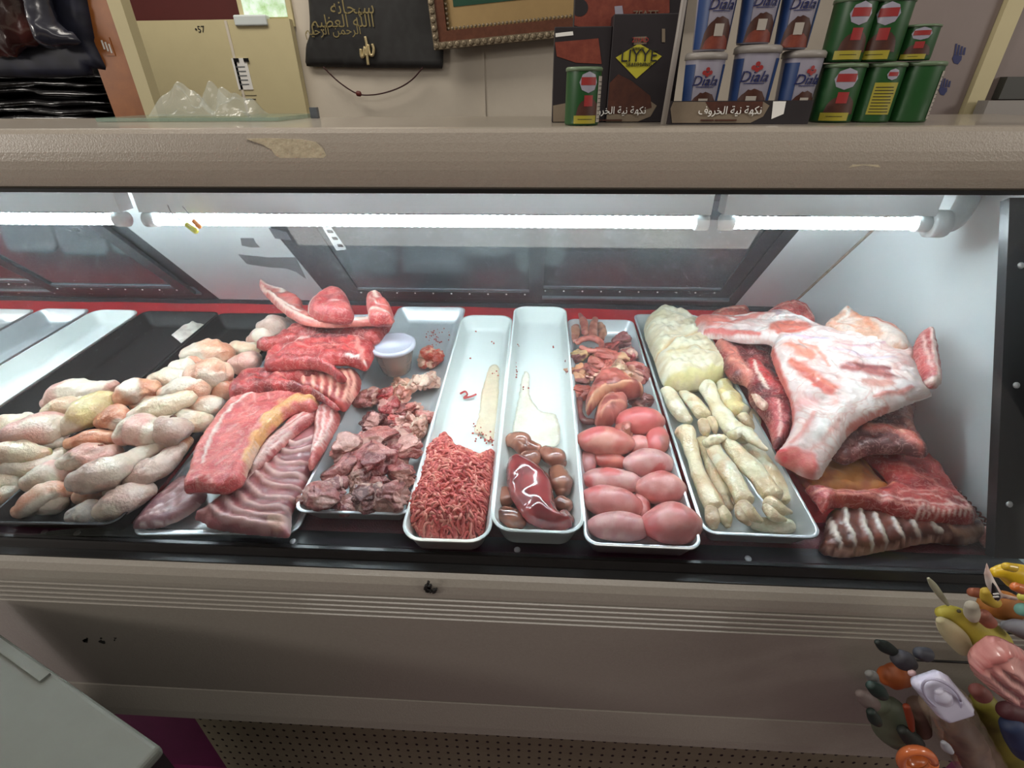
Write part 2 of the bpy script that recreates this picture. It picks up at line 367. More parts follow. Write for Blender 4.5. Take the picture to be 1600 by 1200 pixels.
# ================================================================== setting
V, Fc = box(-3.2, 2.2, -1.6, 3.0, -.05, 0); mk('floor', V, Fc, 'floor', smooth=False, kind='structure')
WY = 2.3
mkbox('wall_back', (-.975, 2.2, WY, WY+.1, 0, 2.9), 'wall', kind='structure')
mkbox('unseen_wall_front', (-3.2, 2.2, -1.6, -1.55, 0, 2.2), mat('unseen_shop_wall', (120, 108, 98), .8, var=.3, vscale=4), kind='structure')  # unseen wall behind the camera, added to darken reflections in the glass
mkbox('wall_left', (-3.2, -.975, WY+.02, WY+.12, 0, 2.9), 'redwall', kind='structure')
mkbox('trim_1', (-.238, -.229, WY-.006, WY-.0003, 0, 2.9), 'wall', kind='structure')
def wallq(a, b, y=WY): return vert(a, b, y)
# window at the top of the picture
a = wallq(366, -60); b = wallq(452, 27)
wn = mkbox('window_1', (a[0]-.02, b[0]+.02, WY-.012, WY+.018, b[2]-.03, 1.98), 'cream', kind='structure')
gm = mat('leafy_daylight', (150, 185, 120), .5, col2=(235, 250, 245), vscale=22, emis=0); nt = gm.node_tree
pb = nt.nodes['Principled BSDF']; pb.inputs['Emission Strength'].default_value = .55
for l in list(nt.links):
    if l.to_socket == pb.inputs['Base Color']: nt.links.new(l.from_socket, pb.inputs['Emission Color'])
mkbox('daylit_pane', (a[0], b[0], WY-.016, WY-.012, b[2], 1.96), gm, parent=wn)
mkbox('window_sill', (a[0]-.03, b[0]-.07, WY-.05, WY-.012, b[2]-.03, b[2]+.005), 'panelw', parent=wn, bev=.006)
# cream partition board
pb_ = empty('partition_board', (-1.3, WY-.02, 0), 'cream painted partition board below the dark red wall', 'partition')
mkbox('board', (-2.7, -.962, WY-.04, WY-.005, 0, 1.713), 'cream', parent=pb_)
q = wallq(362, 40); mkbox('joint_strip', (-1.215, -1.205, WY-.043, WY-.039, 0, 1.71), 'wall', parent=pb_)
q = wallq(322, 48); text_on('lettering', '•57', .03, (q[0], WY-.0405, q[2]), x0, np.array([0, 0, 1.]), 'ink', pb_)
q = wallq(398, 152); text_on('lettering', '■ ━━━━\n▬▬▬▬', .012, (q[0], WY-.0405, q[2]), x0, np.array([0, 0, 1.]), 'ink', pb_)
na, nb = wallq(370, 92), wallq(404, 140)
nt_ = empty('paper_notice', (na[0], WY-.05, nb[2]), 'small white printed notice clipped to cream partition board', 'notice')
mkbox('sheet', (na[0], nb[0], WY-.043, WY-.0405, nb[2], na[2]), 'paper', parent=nt_)
for k in range(5):
    zz = nb[2]+(na[2]-nb[2])*(.15+.14*k); mkbox('printed_line', (na[0]+.012, nb[0]-.012, WY-.0437, WY-.043, zz, zz+.004), 'tape', parent=nt_)
for sx in (na[0]+.01, na[0]+.05): mkbox('clip', (sx, sx+.02, WY-.046, WY-.043, na[2]-.012, na[2]), 'black', parent=nt_)
# wooden post, white strip
PY = 1.5
def vbox(pa, pb, y, dy, zlo, zhi=None):
    A = vert(*pa, y); B = vert(*pb, y); return (min(A[0], B[0]), max(A[0], B[0]), y, y+dy, zlo, A[2] if zhi is None else zhi)
A = vert(183, 190, PY); B = vert(232, 190, PY); G = vert(252, 190, PY)
su = empty('shelf_unit', ((A[0]+B[0])/2, PY, 0), 'varnished wooden shelf side post with white edge strip beside bags', 'shelf')
mkbox('wooden_side', (A[0], B[0], PY, PY+.03, 0, 2.3), 'wood', parent=su)
mkbox('edge_strip', (B[0]+.001, G[0], PY-.005, PY+.03, 0, 2.3), 'cream', parent=su, label='cream edge strip')
mkbox('shelf_board', (-2.3, A[0], PY+.01, PY+.18, 1.30, 1.33), 'wood', parent=su)
mkbox('back_board', (-2.3, A[0]-.02, PY+.165, PY+.18, 1.33, 2.3), 'black', parent=su)
q = vert(169, 73, PY)
mkbox('sticker', (q[0]-.012, q[0]+.012, PY-.002, PY, q[2]-.02, q[2]+.02), 'wood', parent=su)
for k in range(3): mkbox('white_mark', (q[0]-.012+.008*k, q[0]-.008+.008*k, PY-.003, PY, q[2]-.006-.004*k, q[2]+.014-.004*k), 'paper', parent=su)
# black shopping bags
bagm = mat('black_film', (22, 20, 22), .22, var=.4, vscale=30, bump=1.0, bscale=45, coat=.6)
def sheet_stack(name, xa, xb, ya, yb, za, zb, m, seed, label, cat, group, wob=.012):
    rs = SN(seed, 22, 3); nx, ny = 36, 10; V = []; Fc = []
    for lay, z in ((0, za), (1, zb)):
        for j in range(ny):
            for i in range(nx):
                s, t = i/(nx-1), j/(ny-1); x = xa+(xb-xa)*s; y = ya+(yb-ya)*t
                w_ = rs(np.array([[x, y*1.0, z*.6]]))[0]; edge = min(1, 6*min(s, 1-s)+.15)*min(1, 5*t+.3)
                V.append((x+.004*w_, y+.01*w_, (za+zb)/2+(z-(za+zb)/2)*edge+wob*.35*w_))
    N = nx*ny
    for j in range(ny-1):
        for i in range(nx-1):
            a = j*nx+i; Fc.append((a+N, a+N+1, a+N+nx+1, a+N+nx)); Fc.append((a, a+nx, a+nx+1, a+1))
    for i in range(nx-1): Fc.append((i, i+1, i+1+N, i+N)); a = (ny-1)*nx+i; Fc.append((a+1, a, a+N, a+N+1))
    for j in range(ny-1): a = j*nx; Fc.append((a+nx, a, a+N, a+nx+N)); a = j*nx+nx-1; Fc.append((a, a+nx, a+nx+N, a+N))
    return mk(name, V, Fc, m, label=label, cat=cat, group=group)
zb0 = 1.335
names = ['lowest', 'second from bottom', 'third from bottom', 'fourth from bottom', 'fifth from bottom', 'sixth from bottom', 'seventh from bottom', 'eighth from bottom', 'topmost']
for k in range(9):
    sheet_stack('black_bag_pack', -1.93+.01*(k % 3), A[0]-.012-.006*(k % 2), PY+.02+.006*(k % 3), PY+.14, zb0+.0215*k, zb0+.0215*k+.019, bagm, 40+k,
                'flat pack of black plastic bags on the shelf, %s in the pile' % names[k], 'bags', 'black bag packs on the shelf')
zt = zb0+.0215*9+.004
def bagcloth(pxs, y, colA, colB, label, seed, hs):
    return slab('folded_packet', pxs, vy=y, th=.03, r=.03, res=.012, colA=colA, colB=colB, amp=.012, freq=35, m='toygloss', label=label, cat='packet', cf=14, bot=1, fold=.012)
navy = mat('navy_cloth', (26, 30, 48), .75, var=.2)
slab('navy_packet', [(-60, -60), (125, -60), (148, 60), (150, 62), (146, 64), (168, 110), (142, 106), (148, 118), (60, 122), (-60, 118)], vy=PY-.0, th=.02, r=.02, res=.012, colA=(30, 32, 52), colB=(20, 22, 38), amp=.006, freq=20, m='toy', smoothout=False, label='navy blue bag bundle hanging over the black bag pile', cat='bag', bot=1)
bagcloth([(-60, -60), (30, -60), (55, 20), (70, 60), (35, 80), (15, 90), (-60, 70)], PY-.04, (105, 50, 46), (50, 30, 30), 'crumpled red brown plastic packet on top of the black bags', 1, 0)
bagcloth([(30, -60), (60, -60), (85, 25), (118, 55), (125, 70), (90, 76), (70, 72), (55, 40)], PY-.045, (92, 98, 106), (46, 46, 58), 'crumpled grey clear packet beside the red brown packet', 2, 0)
# black cloth with gold lettering, hung on the wall
fl = empty('wall_hanging', (-.65, WY-.02, 1.56), 'black cloth hanging with gold calligraphy and emblem on white wall', 'banner')
slab('cloth', [(470, -60), (482, 0), (484, 30), (484, 55), (478, 72), (477, 100), (480, 104), (560, 106), (692, 107), (693, 80), (690, -60)], vy=WY-.02, th=.012, r=.02, res=.015, colA=(44, 44, 44), colB=(36, 35, 35), amp=.006, freq=9, m='toy', smoothout=False, parent=fl, bot=.6)
gold = mat('gold_thread', (150, 136, 92), .5, .3); M['gold'] = gold; M['goldbright'] = mat('gold_metal', (214, 196, 150), .3, .5)
dz = np.array([0, 0, 1.])
for s, px_, sz in (('ﻢﻴﻈﻌﻟﺍ ﷲﺍ', (535, 34), .055), ('ﻢﻴﺣﺮﻟﺍ ﻦﻤﺣﺮﻟﺍ', (520, 48), .04), ('ﻪﻧﺎﺤﺒﺳ', (550, 12), .06)):
    q = vert(*px_, WY-.036); text_on('calligraphy', s, sz, q, x0, dz, 'gold', fl)
q = lambda x, y: vert(470+x/6.4, y/6.4, WY-.04)
for pts in ([(645, 365), (660, 450), (665, 560), (675, 650)], [(600, 490), (605, 560), (625, 560), (640, 470), (645, 540), (665, 555)], [(675, 445), (690, 540), (720, 550), (730, 490), (715, 440)]):
    V, Fc = tube(crs([q(*p) for p in pts], False, 5), .0055, 6); mk('emblem_stroke', V, Fc, 'goldbright', parent=fl, label='pale gold emblem stroke')
cp = crs([q(*p) for p in [(225, 670), (380, 820), (560, 935), (700, 950), (850, 925), (1000, 870), (1120, 790), (1220, 675)]], False, 6)
V, Fc = tube(cp, .0028, 6); mk('cord', V, Fc, mat('cord_dark_red', (58, 22, 22), .7), parent=fl, label='thin dark cord')
V, Fc, _ = lobe_geo([(559, 146.5, 4), (562, 147, 4)], vy=WY-.04); mk('bead', V, Fc, mat('bead_red', (96, 34, 28), .5), parent=fl)
# ornate picture frame
fr = empty('picture_frame', (0, WY-.05, 1.55), 'ornate brown and silver framed green picture on white wall', 'picture')
ang = math.radians(4.2); fe1 = np.array([math.cos(ang), 0, math.sin(ang)]); fe2 = np.array([-math.sin(ang), 0, math.cos(ang)]); fn = np.array([0, -1., 0])
c0 = vert(681, 79, WY-.05)
def fbar(u0, v0, u1, v1, d0_, d1_, m, nm, **k):
    V, Fc = obox(c0+fe1*u0+fe2*v0+fn*d0_, fe1, fe2, fn, u1-u0, v1-v0, d1_-d0_); return mk(nm, V, Fc, m, smooth=False, parent=fr, **k)
M['frbrown'] = mat('frame_brown', (118, 72, 52), .35, .2, var=.35, vscale=60); M['frsilver'] = mat('frame_silver', (150, 136, 112), .35, .5, var=.4, vscale=150, bump=1, bscale=160)
M['matgold'] = mat('mat_gold_paper', (176, 146, 96), .6, var=.1); M['matgreen'] = mat('green_velvet', (18, 74, 52), .6, var=.15)
fbar(0, 0, .9, .9, 0, .012, 'matgold', 'gold_mat'); fbar(.088, .125, .9, .9, .012, .014, 'matgreen', 'green_panel'); fbar(.205, .195, .9, .9, .014, .0155, 'matgold', 'inner_gold_panel', ); fbar(.213, .203, .9, .9, .0155, .017, 'matgreen', 'inner_green_panel')
for (u0, v0, u1, v1) in ((0, 0, .9, .022), (0, .022, .022, .9)): fbar(u0, v0, u1, v1, 0, .035, 'frsilver', 'silver_moulding')
for (u0, v0, u1, v1) in ((.022, .022, .9, .055), (.022, .055, .055, .9)): fbar(u0, v0, u1, v1, 0, .028, 'frbrown', 'brown_moulding')
V, Fc, _ = join([disc_screw(c0+fe1*(.062+.0145*k)+fe2*.061+fn*.02, fn, .0055) for k in range(50)]+[disc_screw(c0+fe2*(.062+.0145*k)+fe1*.061+fn*.02, fn, .0055) for k in range(1, 20)]); mk('bead_border', V, Fc, 'frsilver', parent=fr)
V, Fc, _ = join([disc_screw(c0+fe1*(.012+.026*k)+fe2*.011+fn*.036, fn, .010) for k in range(32)]+[disc_screw(c0+fe2*(.012+.026*k)+fe1*.011+fn*.036, fn, .010) for k in range(1, 14)]); mk('rosette_border', V, Fc, 'frsilver', parent=fr)
V, Fc, _ = join([disc_screw(c0+fe1*(.125+.012*i)+fe2*(.150+.012*j)+fn*.0145, fn, .005) for i in range(4) for j in range(4) if (i+j) % 2 == 0]); mk('corner_ornament', V, Fc, 'matgold', parent=fr)

# ================================================================== display case
XR, XL = .70, -2.05; YB, ZB = 1.35, .943; AB = math.radians(48.6)
bk = np.array([0, -math.cos(AB), math.sin(AB)]); bn = np.array([0, -math.sin(AB), -math.cos(AB)])     # up the rear slope, and its inside normal
ST = 1.40; ST = (1.345-ZB)/bk[2]
case = empty('display_case', ((XL+XR)/2, .9, 0), 'long taupe refrigerated butcher display case with sloping glass front', 'display case')
prof = [(.757, 1.348)]+[(.752-.006*math.sin(math.pi*t), 1.352+.070*t) for t in np.linspace(0, 1, 7)]+[(.757, 1.427), (.763, 1.4285), (1.10, 1.4285), (1.10, 1.40), (.80, 1.40), (.78, 1.348)]
cb = extr('canopy', prof, XL, XR+.15, 'bar', parent=case, smooth=False)
extr('canopy_lining', [(.78, 1.40), (.78, 1.352), (.80, 1.346), (.96, 1.346), (.96, 1.40)], XL, XR, 'panelw', parent=case)
extr('canopy_gasket', [(.750, 1.3435), (.750, 1.349), (.778, 1.349), (.778, 1.3435)], XL, XR+.15, 'black', parent=case)
# deck and well
extr('deck_pan', [tuple(D3(0, v, h)[1:]) for v, h in ((.425, -.006), (1.315, -.006), (1.315, -.04), (.425, -.04))], XL, XR, 'black', parent=case)
# front rail, bumper, panel, kick
extr('front_rail', [(.525, .866), (.525, .886), (.496, .889), (.492, .891), (.487, .891), (.484, .886), (.480, .879), (.480, .862)], XL, XR+.15, 'rail', parent=case)
extr('rear_rail', [tuple(np.array([YB, ZB])+np.array(v)) for v in ((-.025, -.012), (-.025, .006), (-.012, .012), (.02, .02), (.02, -.012))], XL, XR, 'frame', parent=case)
pf = [(.50, .866), (.479, .8745), (.470, .8735), (.461, .868), (.455, .858), (.452, .845)]
zz = .838
for k in range(5): pf += [(.451, zz), (.456, zz-.0025), (.456, zz-.0045), (.451, zz-.007)]; zz -= .0112
pf += [(.452, .74), (.456, .60), (.458, .540), (.60, .53), (.60, .866)]
extr('front_panel', pf, XL, XR+.15, 'front', parent=case)
extr('lower_ledge', [(.462, .539), (.458, .534), (.446, .480), (.443, .462), (.447, .455), (.5, .453), (.58, .5), (.58, .539)], XL, XR+.15, 'front', parent=case)
km = mat('perforated_kick', (140, 133, 112), .5, var=.12, vscale=20); nt = km.node_tree; tc = nd(nt, 'ShaderNodeTexCoord'); sp = nd(nt, 'ShaderNodeSeparateXYZ'); nt.links.new(tc.outputs['Object'], sp.inputs[0])
def mth(op, a, b=None):
    n_ = nd(nt, 'ShaderNodeMath', operation=op)
    for i, v in enumerate((a, b)):
        if v is None: continue
        if isinstance(v, (int, float)): n_.inputs[i].default_value = v
        else: nt.links.new(v, n_.inputs[i])
    return n_.outputs[0]
fx = mth('SUBTRACT', mth('FRACT', mth('MULTIPLY', sp.outputs[0], 45.)), .5); fz = mth('SUBTRACT', mth('FRACT', mth('MULTIPLY', sp.outputs[2], 34.)), .5)
dd = mth('LESS_THAN', mth('ADD', mth('MULTIPLY', fx, fx), mth('MULTIPLY', fz, fz)), .022)
mx = nd(nt, 'ShaderNodeMix', data_type='RGBA'); pbs = nt.nodes['Principled BSDF']; old = pbs.inputs['Base Color'].links[0].from_socket
nt.links.new(dd, mx.inputs[0]); nt.links.new(old, mx.inputs[6]); mx.inputs[7].default_value = (.006, .006, .006, 1); nt.links.new(mx.outputs[2], pbs.inputs['Base Color'])
mkbox('kick_panel', (-.72, XR+.15, .51, .56, 0, .452), km, parent=case)
mkbox('kick_base', (XL, -.72, .54, .60, 0, .44), mat('magenta_base', (84, 16, 62), .4, var=.3), parent=case)
mkbox('rear_body', (XL, XR+.15, .60, 1.45, 0, .80), 'front', parent=case)
# side end panel (white liner) and black outer end
def side(name, x1, x2, poly, m, **k): return extr(name, poly, x1, x2, m, parent=case, **k)
topB = (YB+bk[1]*ST, ZB+bk[2]*ST)
extr('end_liner', [(.495, .875), (YB, ZB-.02), (YB+.02, ZB), (topB[0], topB[1]), (.775, 1.346)], XR, XR+.012, 'panelw', parent=case)
gs = nrm(np.array([0, .757-.484, 1.346-.886])); gn = nrm(np.array([0, -gs[2], gs[1]]))
gl = math.hypot(.757-.484, 1.346-.886)
pa, pb = onplane(1556, 850, [0, .484, .884], gn), onplane(1580, 308, [0, .484, .884], gn)
V = np.array([pa-gs*.02, [.86, *(pa-gs*.02)[1:]], [.86, *(pb+gs*.0)[1:]], pb]); V = np.vstack([V-gn*.002, V-gn*.016]); Fc = [(0, 1, 2, 3), (7, 6, 5, 4), (0, 4, 5, 1), (1, 5, 6, 2), (2, 6, 7, 3), (3, 7, 4, 0)]; mk('end_frame', V, Fc, 'black', parent=case, smooth=False)
for (sx, sy) in ((1588, 602), (1577, 788), (1595, 415)):
    p = onplane(sx, sy, [0, .484, .884], gn); V, Fc = disc_screw(p, gn, .0045); mk('screw', V, Fc, 'screw', parent=case)
V, Fc = box(XR+.012, XR+.15, .52, 1.4, .80, 1.345); mk('end_body', V, Fc, 'black', parent=case, smooth=False)
# sloping rear wall
def slopebox(nm, xa, xb, s0, s1, d0_, d1_, m, parent, **k):
    V, Fc = obox(np.array([xa, YB, ZB])+bk*s0+bn*d0_, x0, bk, bn, xb-xa, s1-s0, d1_-d0_); return mk(nm, V, Fc, m, parent=parent, smooth=False, **k)
slopebox('rear_liner', -.935, -.60, 0, ST, 0, .012, 'panelw', case, label='white rear panel left of the doors')
slopebox('rear_liner', .55, XR, 0, ST, 0, .012, 'panelw', case, label='white rear panel right of the doors')
V, Fc = obox(np.array([XR-.004, YB, ZB])+bn*.0, x0, bk, bn, .004, ST, .016); mk('corner_sealant', V, Fc, mat('brown_sealant', (176, 164, 146), .6, col2=(120, 104, 84), vscale=60), parent=case, smooth=False)
slopebox('rear_shell', XL, XR, 0, ST, -.03, -.005, 'black', case)
for (xa, xb, dn) in ((-.60, .55, 1), (XL, -.935, 0)):
    slopebox('door_surround', xa, xb, 0, .055, -.004, .012, 'frame', case); slopebox('door_surround', xa, xb, ST-.07, ST, -.004, .012, 'frame', case)
    slopebox('door_surround', xb-.03, xb, .055, ST-.07, -.004, .012, 'frame', case)
    if dn: slopebox('door_surround', xa, xa+.07, .055, ST-.07, -.004, .012, 'frame', case)
    slopebox('door_track', xa+(.07 if dn else 0), xb-.03, .056, .064, -.004, .018, 'track', case)
def sdoor(xa, xb, dd_, label):
    r = empty('rear_door', np.array([(xa+xb)/2, YB, ZB])+bk*.06, label, 'door'); s0, s1 = .066, ST-.072
    for nm, b in (('bottom_rail', (xa, xb, s0, s0+.035)), ('top_rail', (xa, xb, s1-.03, s1)), ('stile', (xa, xa+.035, s0+.035, s1-.03)), ('stile', (xb-.035, xb, s0+.035, s1-.03))):
        slopebox(nm, *b, dd_, dd_+.010, 'frame', r)
    slopebox('glazing_strip', xa+.035, xb-.035, s0+.036, s0+.045, dd_+.002, dd_+.008, 'track', r)
    slopebox('pane', xa+.034, xb-.034, s0+.03, s1-.028, dd_+.001, dd_+.0045, 'pane', r)
    nn_ = int((xb-xa)/.05)
    V, Fc, _ = join([disc_screw(np.array([xa+.04+.05*k, YB, ZB])+bk*(s0+.05 if 0 else s0+.028)+bn*(dd_+.0105), bn, .0022) for k in range(nn_)]); mk('screw', V, Fc, 'screw', parent=r)
sdoor(-.525, .012, .013, 'left sliding rear door of dark glass between white liners'); sdoor(-.02, .517, .001, 'right sliding rear door of dark glass beside end wall')
sdoor(-2.0, -1.35, .001, 'far left sliding rear door of dark glass above black tray'); sdoor(-1.40, -.975, .013, 'sliding rear door of dark glass left of white rear panel')
def onslope(a, b, d=.0125): return onplane(a, b, np.array([0, YB, ZB])+bn*d, bn)
def slopepatch(nm, pxs, m, label, cat, d=.0125, th=.0012):
    P = [onslope(*p, d) for p in pxs]; n_ = len(P); V = P+[p+bn*th for p in P]
    Fc = [tuple(range(n_-1, -1, -1)), tuple(range(n_, 2*n_))]+[(i, (i+1) % n_, n_+(i+1) % n_, n_+i) for i in range(n_)]
    return mk(nm, V, Fc, m, smooth=False, label=label, cat=cat)
slopepatch('tape_scrap', [(372, 397), (420, 402), (462, 402), (467, 412), (478, 435), (462, 424), (448, 419), (420, 417), (386, 412)], 'tape', 'long torn grey tape strip stuck on the white rear panel', 'tape')
slopepatch('tape_scrap', [(376, 372), (396, 372), (400, 380), (406, 386), (392, 386), (378, 383)], 'tape', 'small torn grey tape scrap above the long tape strip', 'tape')
slopepatch('tape_scrap', [(420, 356), (448, 362), (456, 375), (430, 372)], 'track', 'pale torn tape scrap near the top of the white rear panel', 'tape')
br = slopepatch('shelf_bracket', [(505, 355), (517, 354), (541, 388), (526, 390)], 'lampw', 'perforated white metal bracket at the left edge of rear doors', 'bracket', d=.026, th=.003)
for k in range(3):
    p = onslope(514+8*k*1.0, 361+11*k, .0295); V, Fc = obox(p-x0*.004-bk*.006, x0, bk, bn, .012, .010, .0008); mk('slot', V, Fc, 'black', parent=br, smooth=False)
sc_ = [(0, (x, 458)) for x in range(30, 340, 55)]+[(0, (630, 463)), (0, (732, 464))]
for _, (sx, sy) in sc_:
    p = onslope(sx, sy, .0125); V, Fc = disc_screw(p, bn, .0022); mk('screw', V, Fc, 'screw', parent=case)
for (sx, sy) in ((68, 834), (118, 837), (457, 849), (808, 862), (1170, 877)):
    p = onplane(sx, sy, [0, .49, .8885], np.array([0, 0, 1.])); p[1] = max(p[1], .499); p[2] = .8895
    V, Fc = disc_screw(p+np.array([0, 0, .0002]), [0, -.2, 1], .0048); mk('screw', V, Fc, 'screw', parent=case)
# front glass: thin sheet, a little soiled
gmat = bpy.data.materials.new('front_glass'); gmat.use_nodes = True; nt = gmat.node_tree; nt.nodes.clear()
out = nd(nt, 'ShaderNodeOutputMaterial'); tr = nd(nt, 'ShaderNodeBsdfTransparent'); tr.inputs[0].default_value = (.97, .985, .98, 1); gs_ = nd(nt, 'ShaderNodeBsdfGlossy', Roughness=.02)
df = nd(nt, 'ShaderNodeBsdfTranslucent'); df.inputs[0].default_value = (.9, .93, .95, 1); frn = nd(nt, 'ShaderNodeFresnel', IOR=1.5); m1 = nd(nt, 'ShaderNodeMixShader'); m2 = nd(nt, 'ShaderNodeMixShader')
nz = nd(nt, 'ShaderNodeTexNoise', Scale=5., Detail=6.); tc = nd(nt, 'ShaderNodeTexCoord'); nt.links.new(tc.outputs['Object'], nz.inputs['Vector'])
mr = nd(nt, 'ShaderNodeMapRange'); mr.inputs[1].default_value = .35; mr.inputs[2].default_value = .75; mr.inputs[3].default_value = .012; mr.inputs[4].default_value = .05; nt.links.new(nz.outputs[0], mr.inputs[0])
nt.links.new(frn.outputs[0], m1.inputs[0]); nt.links.new(tr.outputs[0], m1.inputs[1]); nt.links.new(gs_.outputs[0], m1.inputs[2])
nt.links.new(mr.outputs[0], m2.inputs[0]); nt.links.new(m1.outputs[0], m2.inputs[1]); nt.links.new(df.outputs[0], m2.inputs[2]); nt.links.new(m2.outputs[0], out.inputs[0])
V = []; nz_ = 26
for k in range(nz_+1):
    t = k/nz_; V += [(XL, .486+(.757-.486)*t-.034*math.sin(math.pi*t)**.4*(1-.3*t), .889+(1.346-.889)*t), (XR+.01, .486+(.757-.486)*t-.034*math.sin(math.pi*t)**.4*(1-.3*t), .889+(1.346-.889)*t)]
mk('front_glass', V, [(2*k, 2*k+1, 2*k+3, 2*k+2) for k in range(nz_)], gmat, parent=case, smooth=True)
# glare patches painted on the bar; chips and scratches in the enamel
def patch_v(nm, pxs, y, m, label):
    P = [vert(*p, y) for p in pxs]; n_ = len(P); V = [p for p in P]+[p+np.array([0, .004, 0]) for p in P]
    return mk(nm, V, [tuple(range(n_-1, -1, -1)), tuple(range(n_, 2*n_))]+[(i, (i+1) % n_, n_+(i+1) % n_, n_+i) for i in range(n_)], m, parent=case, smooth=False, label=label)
pw = mat('painted_glare_cream', (206, 194, 166), .22, var=.25, vscale=120, bump=.8, bscale=160)  # cream colour stands in for glare on the canopy bar
patch_v('painted_glare', [(384, 217), (420, 216), (470, 218), (492, 222), (504, 232), (510, 243), (500, 251), (490, 247), (484, 256), (462, 253), (448, 257), (440, 248), (430, 243), (424, 234), (410, 226)], .7463, pw, 'cream patch of glare painted on the canopy bar')
patch_v('painted_glare', [(1326, 262), (1345, 247), (1352, 252), (1366, 248), (1376, 262), (1350, 258)], .7463, pw, 'small cream patch of glare painted on the canopy bar')
rs = random.Random(3)
for (sx, sy, k, sp_) in ((672, 921, 11, 9), (150, 1000, 9, 22), (1100, 20, 0, 1)):
    for _ in range(k):
        x, y = sx+rs.gauss(0, sp_*.8), sy+rs.gauss(0, 4 if k > 9 else 2); r_ = rs.uniform(1.2, 4)
        yf = .4505 if k > 9 else .4545
        patch_v('paint_chip', [(x+r_*math.cos(t)*rs.uniform(.6, 1.3), y+r_*.8*math.sin(t)*rs.uniform(.6, 1.3)) for t in np.linspace(0, 6.28, 7)[:-1]], yf-.0012, 'ink', 'black chip in the enamel')
# mat under the trays
rm = mat('red_mat', (206, 40, 46), .6, var=.25, vscale=300, bump=1.0, bscale=420)
V = []; nx, nv = 140, 40
for j in range(nv):
    for i in range(nx):
        u = XL+.02+(XR-.012-XL-.02)*i/(nx-1); v = .535+(1.305-.535)*j/(nv-1); V.append(D3(u, v, -.004+.0012*math.sin(u*19+v*7)*math.sin(v*23)+(.006*max(0, math.sin(u*14+1.0)) if j == nv-1 else 0)))
Fc = [(j*nx+i, j*nx+i+1, (j+1)*nx+i+1, (j+1)*nx+i) for j in range(nv-1) for i in range(nx-1)]
mo = mk('red_mat', V, Fc, rm, label='red perforated rubber mat lining the display case under the trays', cat='mat')
md = mo.modifiers.new('thick', 'SOLIDIFY'); md.thickness = .002; md.offset = -1
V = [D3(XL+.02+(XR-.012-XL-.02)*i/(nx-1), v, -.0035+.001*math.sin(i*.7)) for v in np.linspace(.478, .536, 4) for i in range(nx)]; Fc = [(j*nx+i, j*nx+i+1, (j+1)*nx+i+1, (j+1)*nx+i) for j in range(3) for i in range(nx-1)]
mo = mk('shaded_mat_strip', V, Fc, mat('shaded_maroon_mat', (104, 20, 32), .35, var=.5, vscale=60, bump=.8, bscale=420), label='dark maroon mat strip with painted shade and grime along the front edge of the deck', cat='mat'); md = mo.modifiers.new('thick', 'SOLIDIFY'); md.thickness = .002; md.offset = -1  # front of the mat: shade and grime put into the colour
# lamps
tm = bpy.data.materials.new('led_tube'); tm.use_nodes = True; nt = tm.node_tree; nt.nodes.clear(); out = nd(nt, 'ShaderNodeOutputMaterial'); em = nd(nt, 'ShaderNodeEmission'); em.inputs[0].default_value = (.80, .93, 1.0, 1)
tc = nd(nt, 'ShaderNodeTexCoord'); sp = nd(nt, 'ShaderNodeSeparateXYZ'); nt.links.new(tc.outputs['Object'], sp.inputs[0])
cs_ = mth('COSINE', mth('MULTIPLY', sp.outputs[0], 2*math.pi/.0125)); st_ = mth('MULTIPLY', mth('ADD', mth('MULTIPLY', mth('POWER', mth('ADD', mth('MULTIPLY', cs_, .5), .5), 3.), 2.2), .06), TUBE_E); nt.links.new(st_, em.inputs[1]); nt.links.new(em.outputs[0], out.inputs[0])
TY, TZ = .835, 1.286
def lamp(xa, xb, label):
    t = empty('light_tube', ((xa+xb)/2, TY, TZ-.012), label, 'light', 'light tubes under the canopy')
    V, Fc = tube([(xa+.02, TY, TZ), (xb-.02, TY, TZ)], .0095, 14); gt = mk('glowing_tube', V, Fc, tm, parent=t)
    for (a_, b_) in ((xa, xa+.02), (xb-.02, xb)):
        V, Fc = tube([(a_, TY, TZ), (b_, TY, TZ)], .0125, 14); mk('end_cap', V, Fc, 'lampw', parent=gt)
    V, Fc = box(xa, xb, TY-.010, TY+.022, TZ+.0135, 1.3455); mk('batten', V, Fc, 'lampw', parent=t, smooth=False)
lamp(-1.75, -.705, 'glowing white tube lamp at the far left under the canopy'); lamp(-.672, .272, 'long glowing white tube lamp in the middle under the canopy'); lamp(.292, .615, 'short glowing white tube lamp at the right end by the lamp holder')
lh = empty('lamp_holder', (.64, TY, TZ-.02), 'pale plastic lamp holder at the right end of the short tube', 'lamp holder')
V, Fc = tube([(.616, TY, TZ), (.640, TY, TZ)], .021, 18); mk('socket', V, Fc, 'lampw', parent=lh)
V, Fc = tube(crs([(.636, TY, TZ+.0), (.655, TY+.004, TZ+.004), (.675, TY+.02, TZ+.025), (.69, TY+.04, TZ+.052)], False, 5), .015, 12); mk('elbow', V, Fc, 'lampw', parent=lh)
wn_ = empty('wire_nuts', vert(300, 350, .80), 'yellow and orange wire nuts hanging from thin wires below canopy', 'connectors')
for (pa, pb, cc, nm) in (((292, 351, 4), (306, 361, 5), (206, 206, 80), 'yellow'), ((303, 346, 4), (312, 354, 4), (224, 140, 80), 'orange')):
    V, Fc, Cc = lobe_geo([pa, pb], vy=.80, colA=cc, colB=cc, amp=.02); mk('wire_nut', V, Fc, 'toygloss', parent=wn_, C=Cc, label='%s plastic wire nut' % nm)
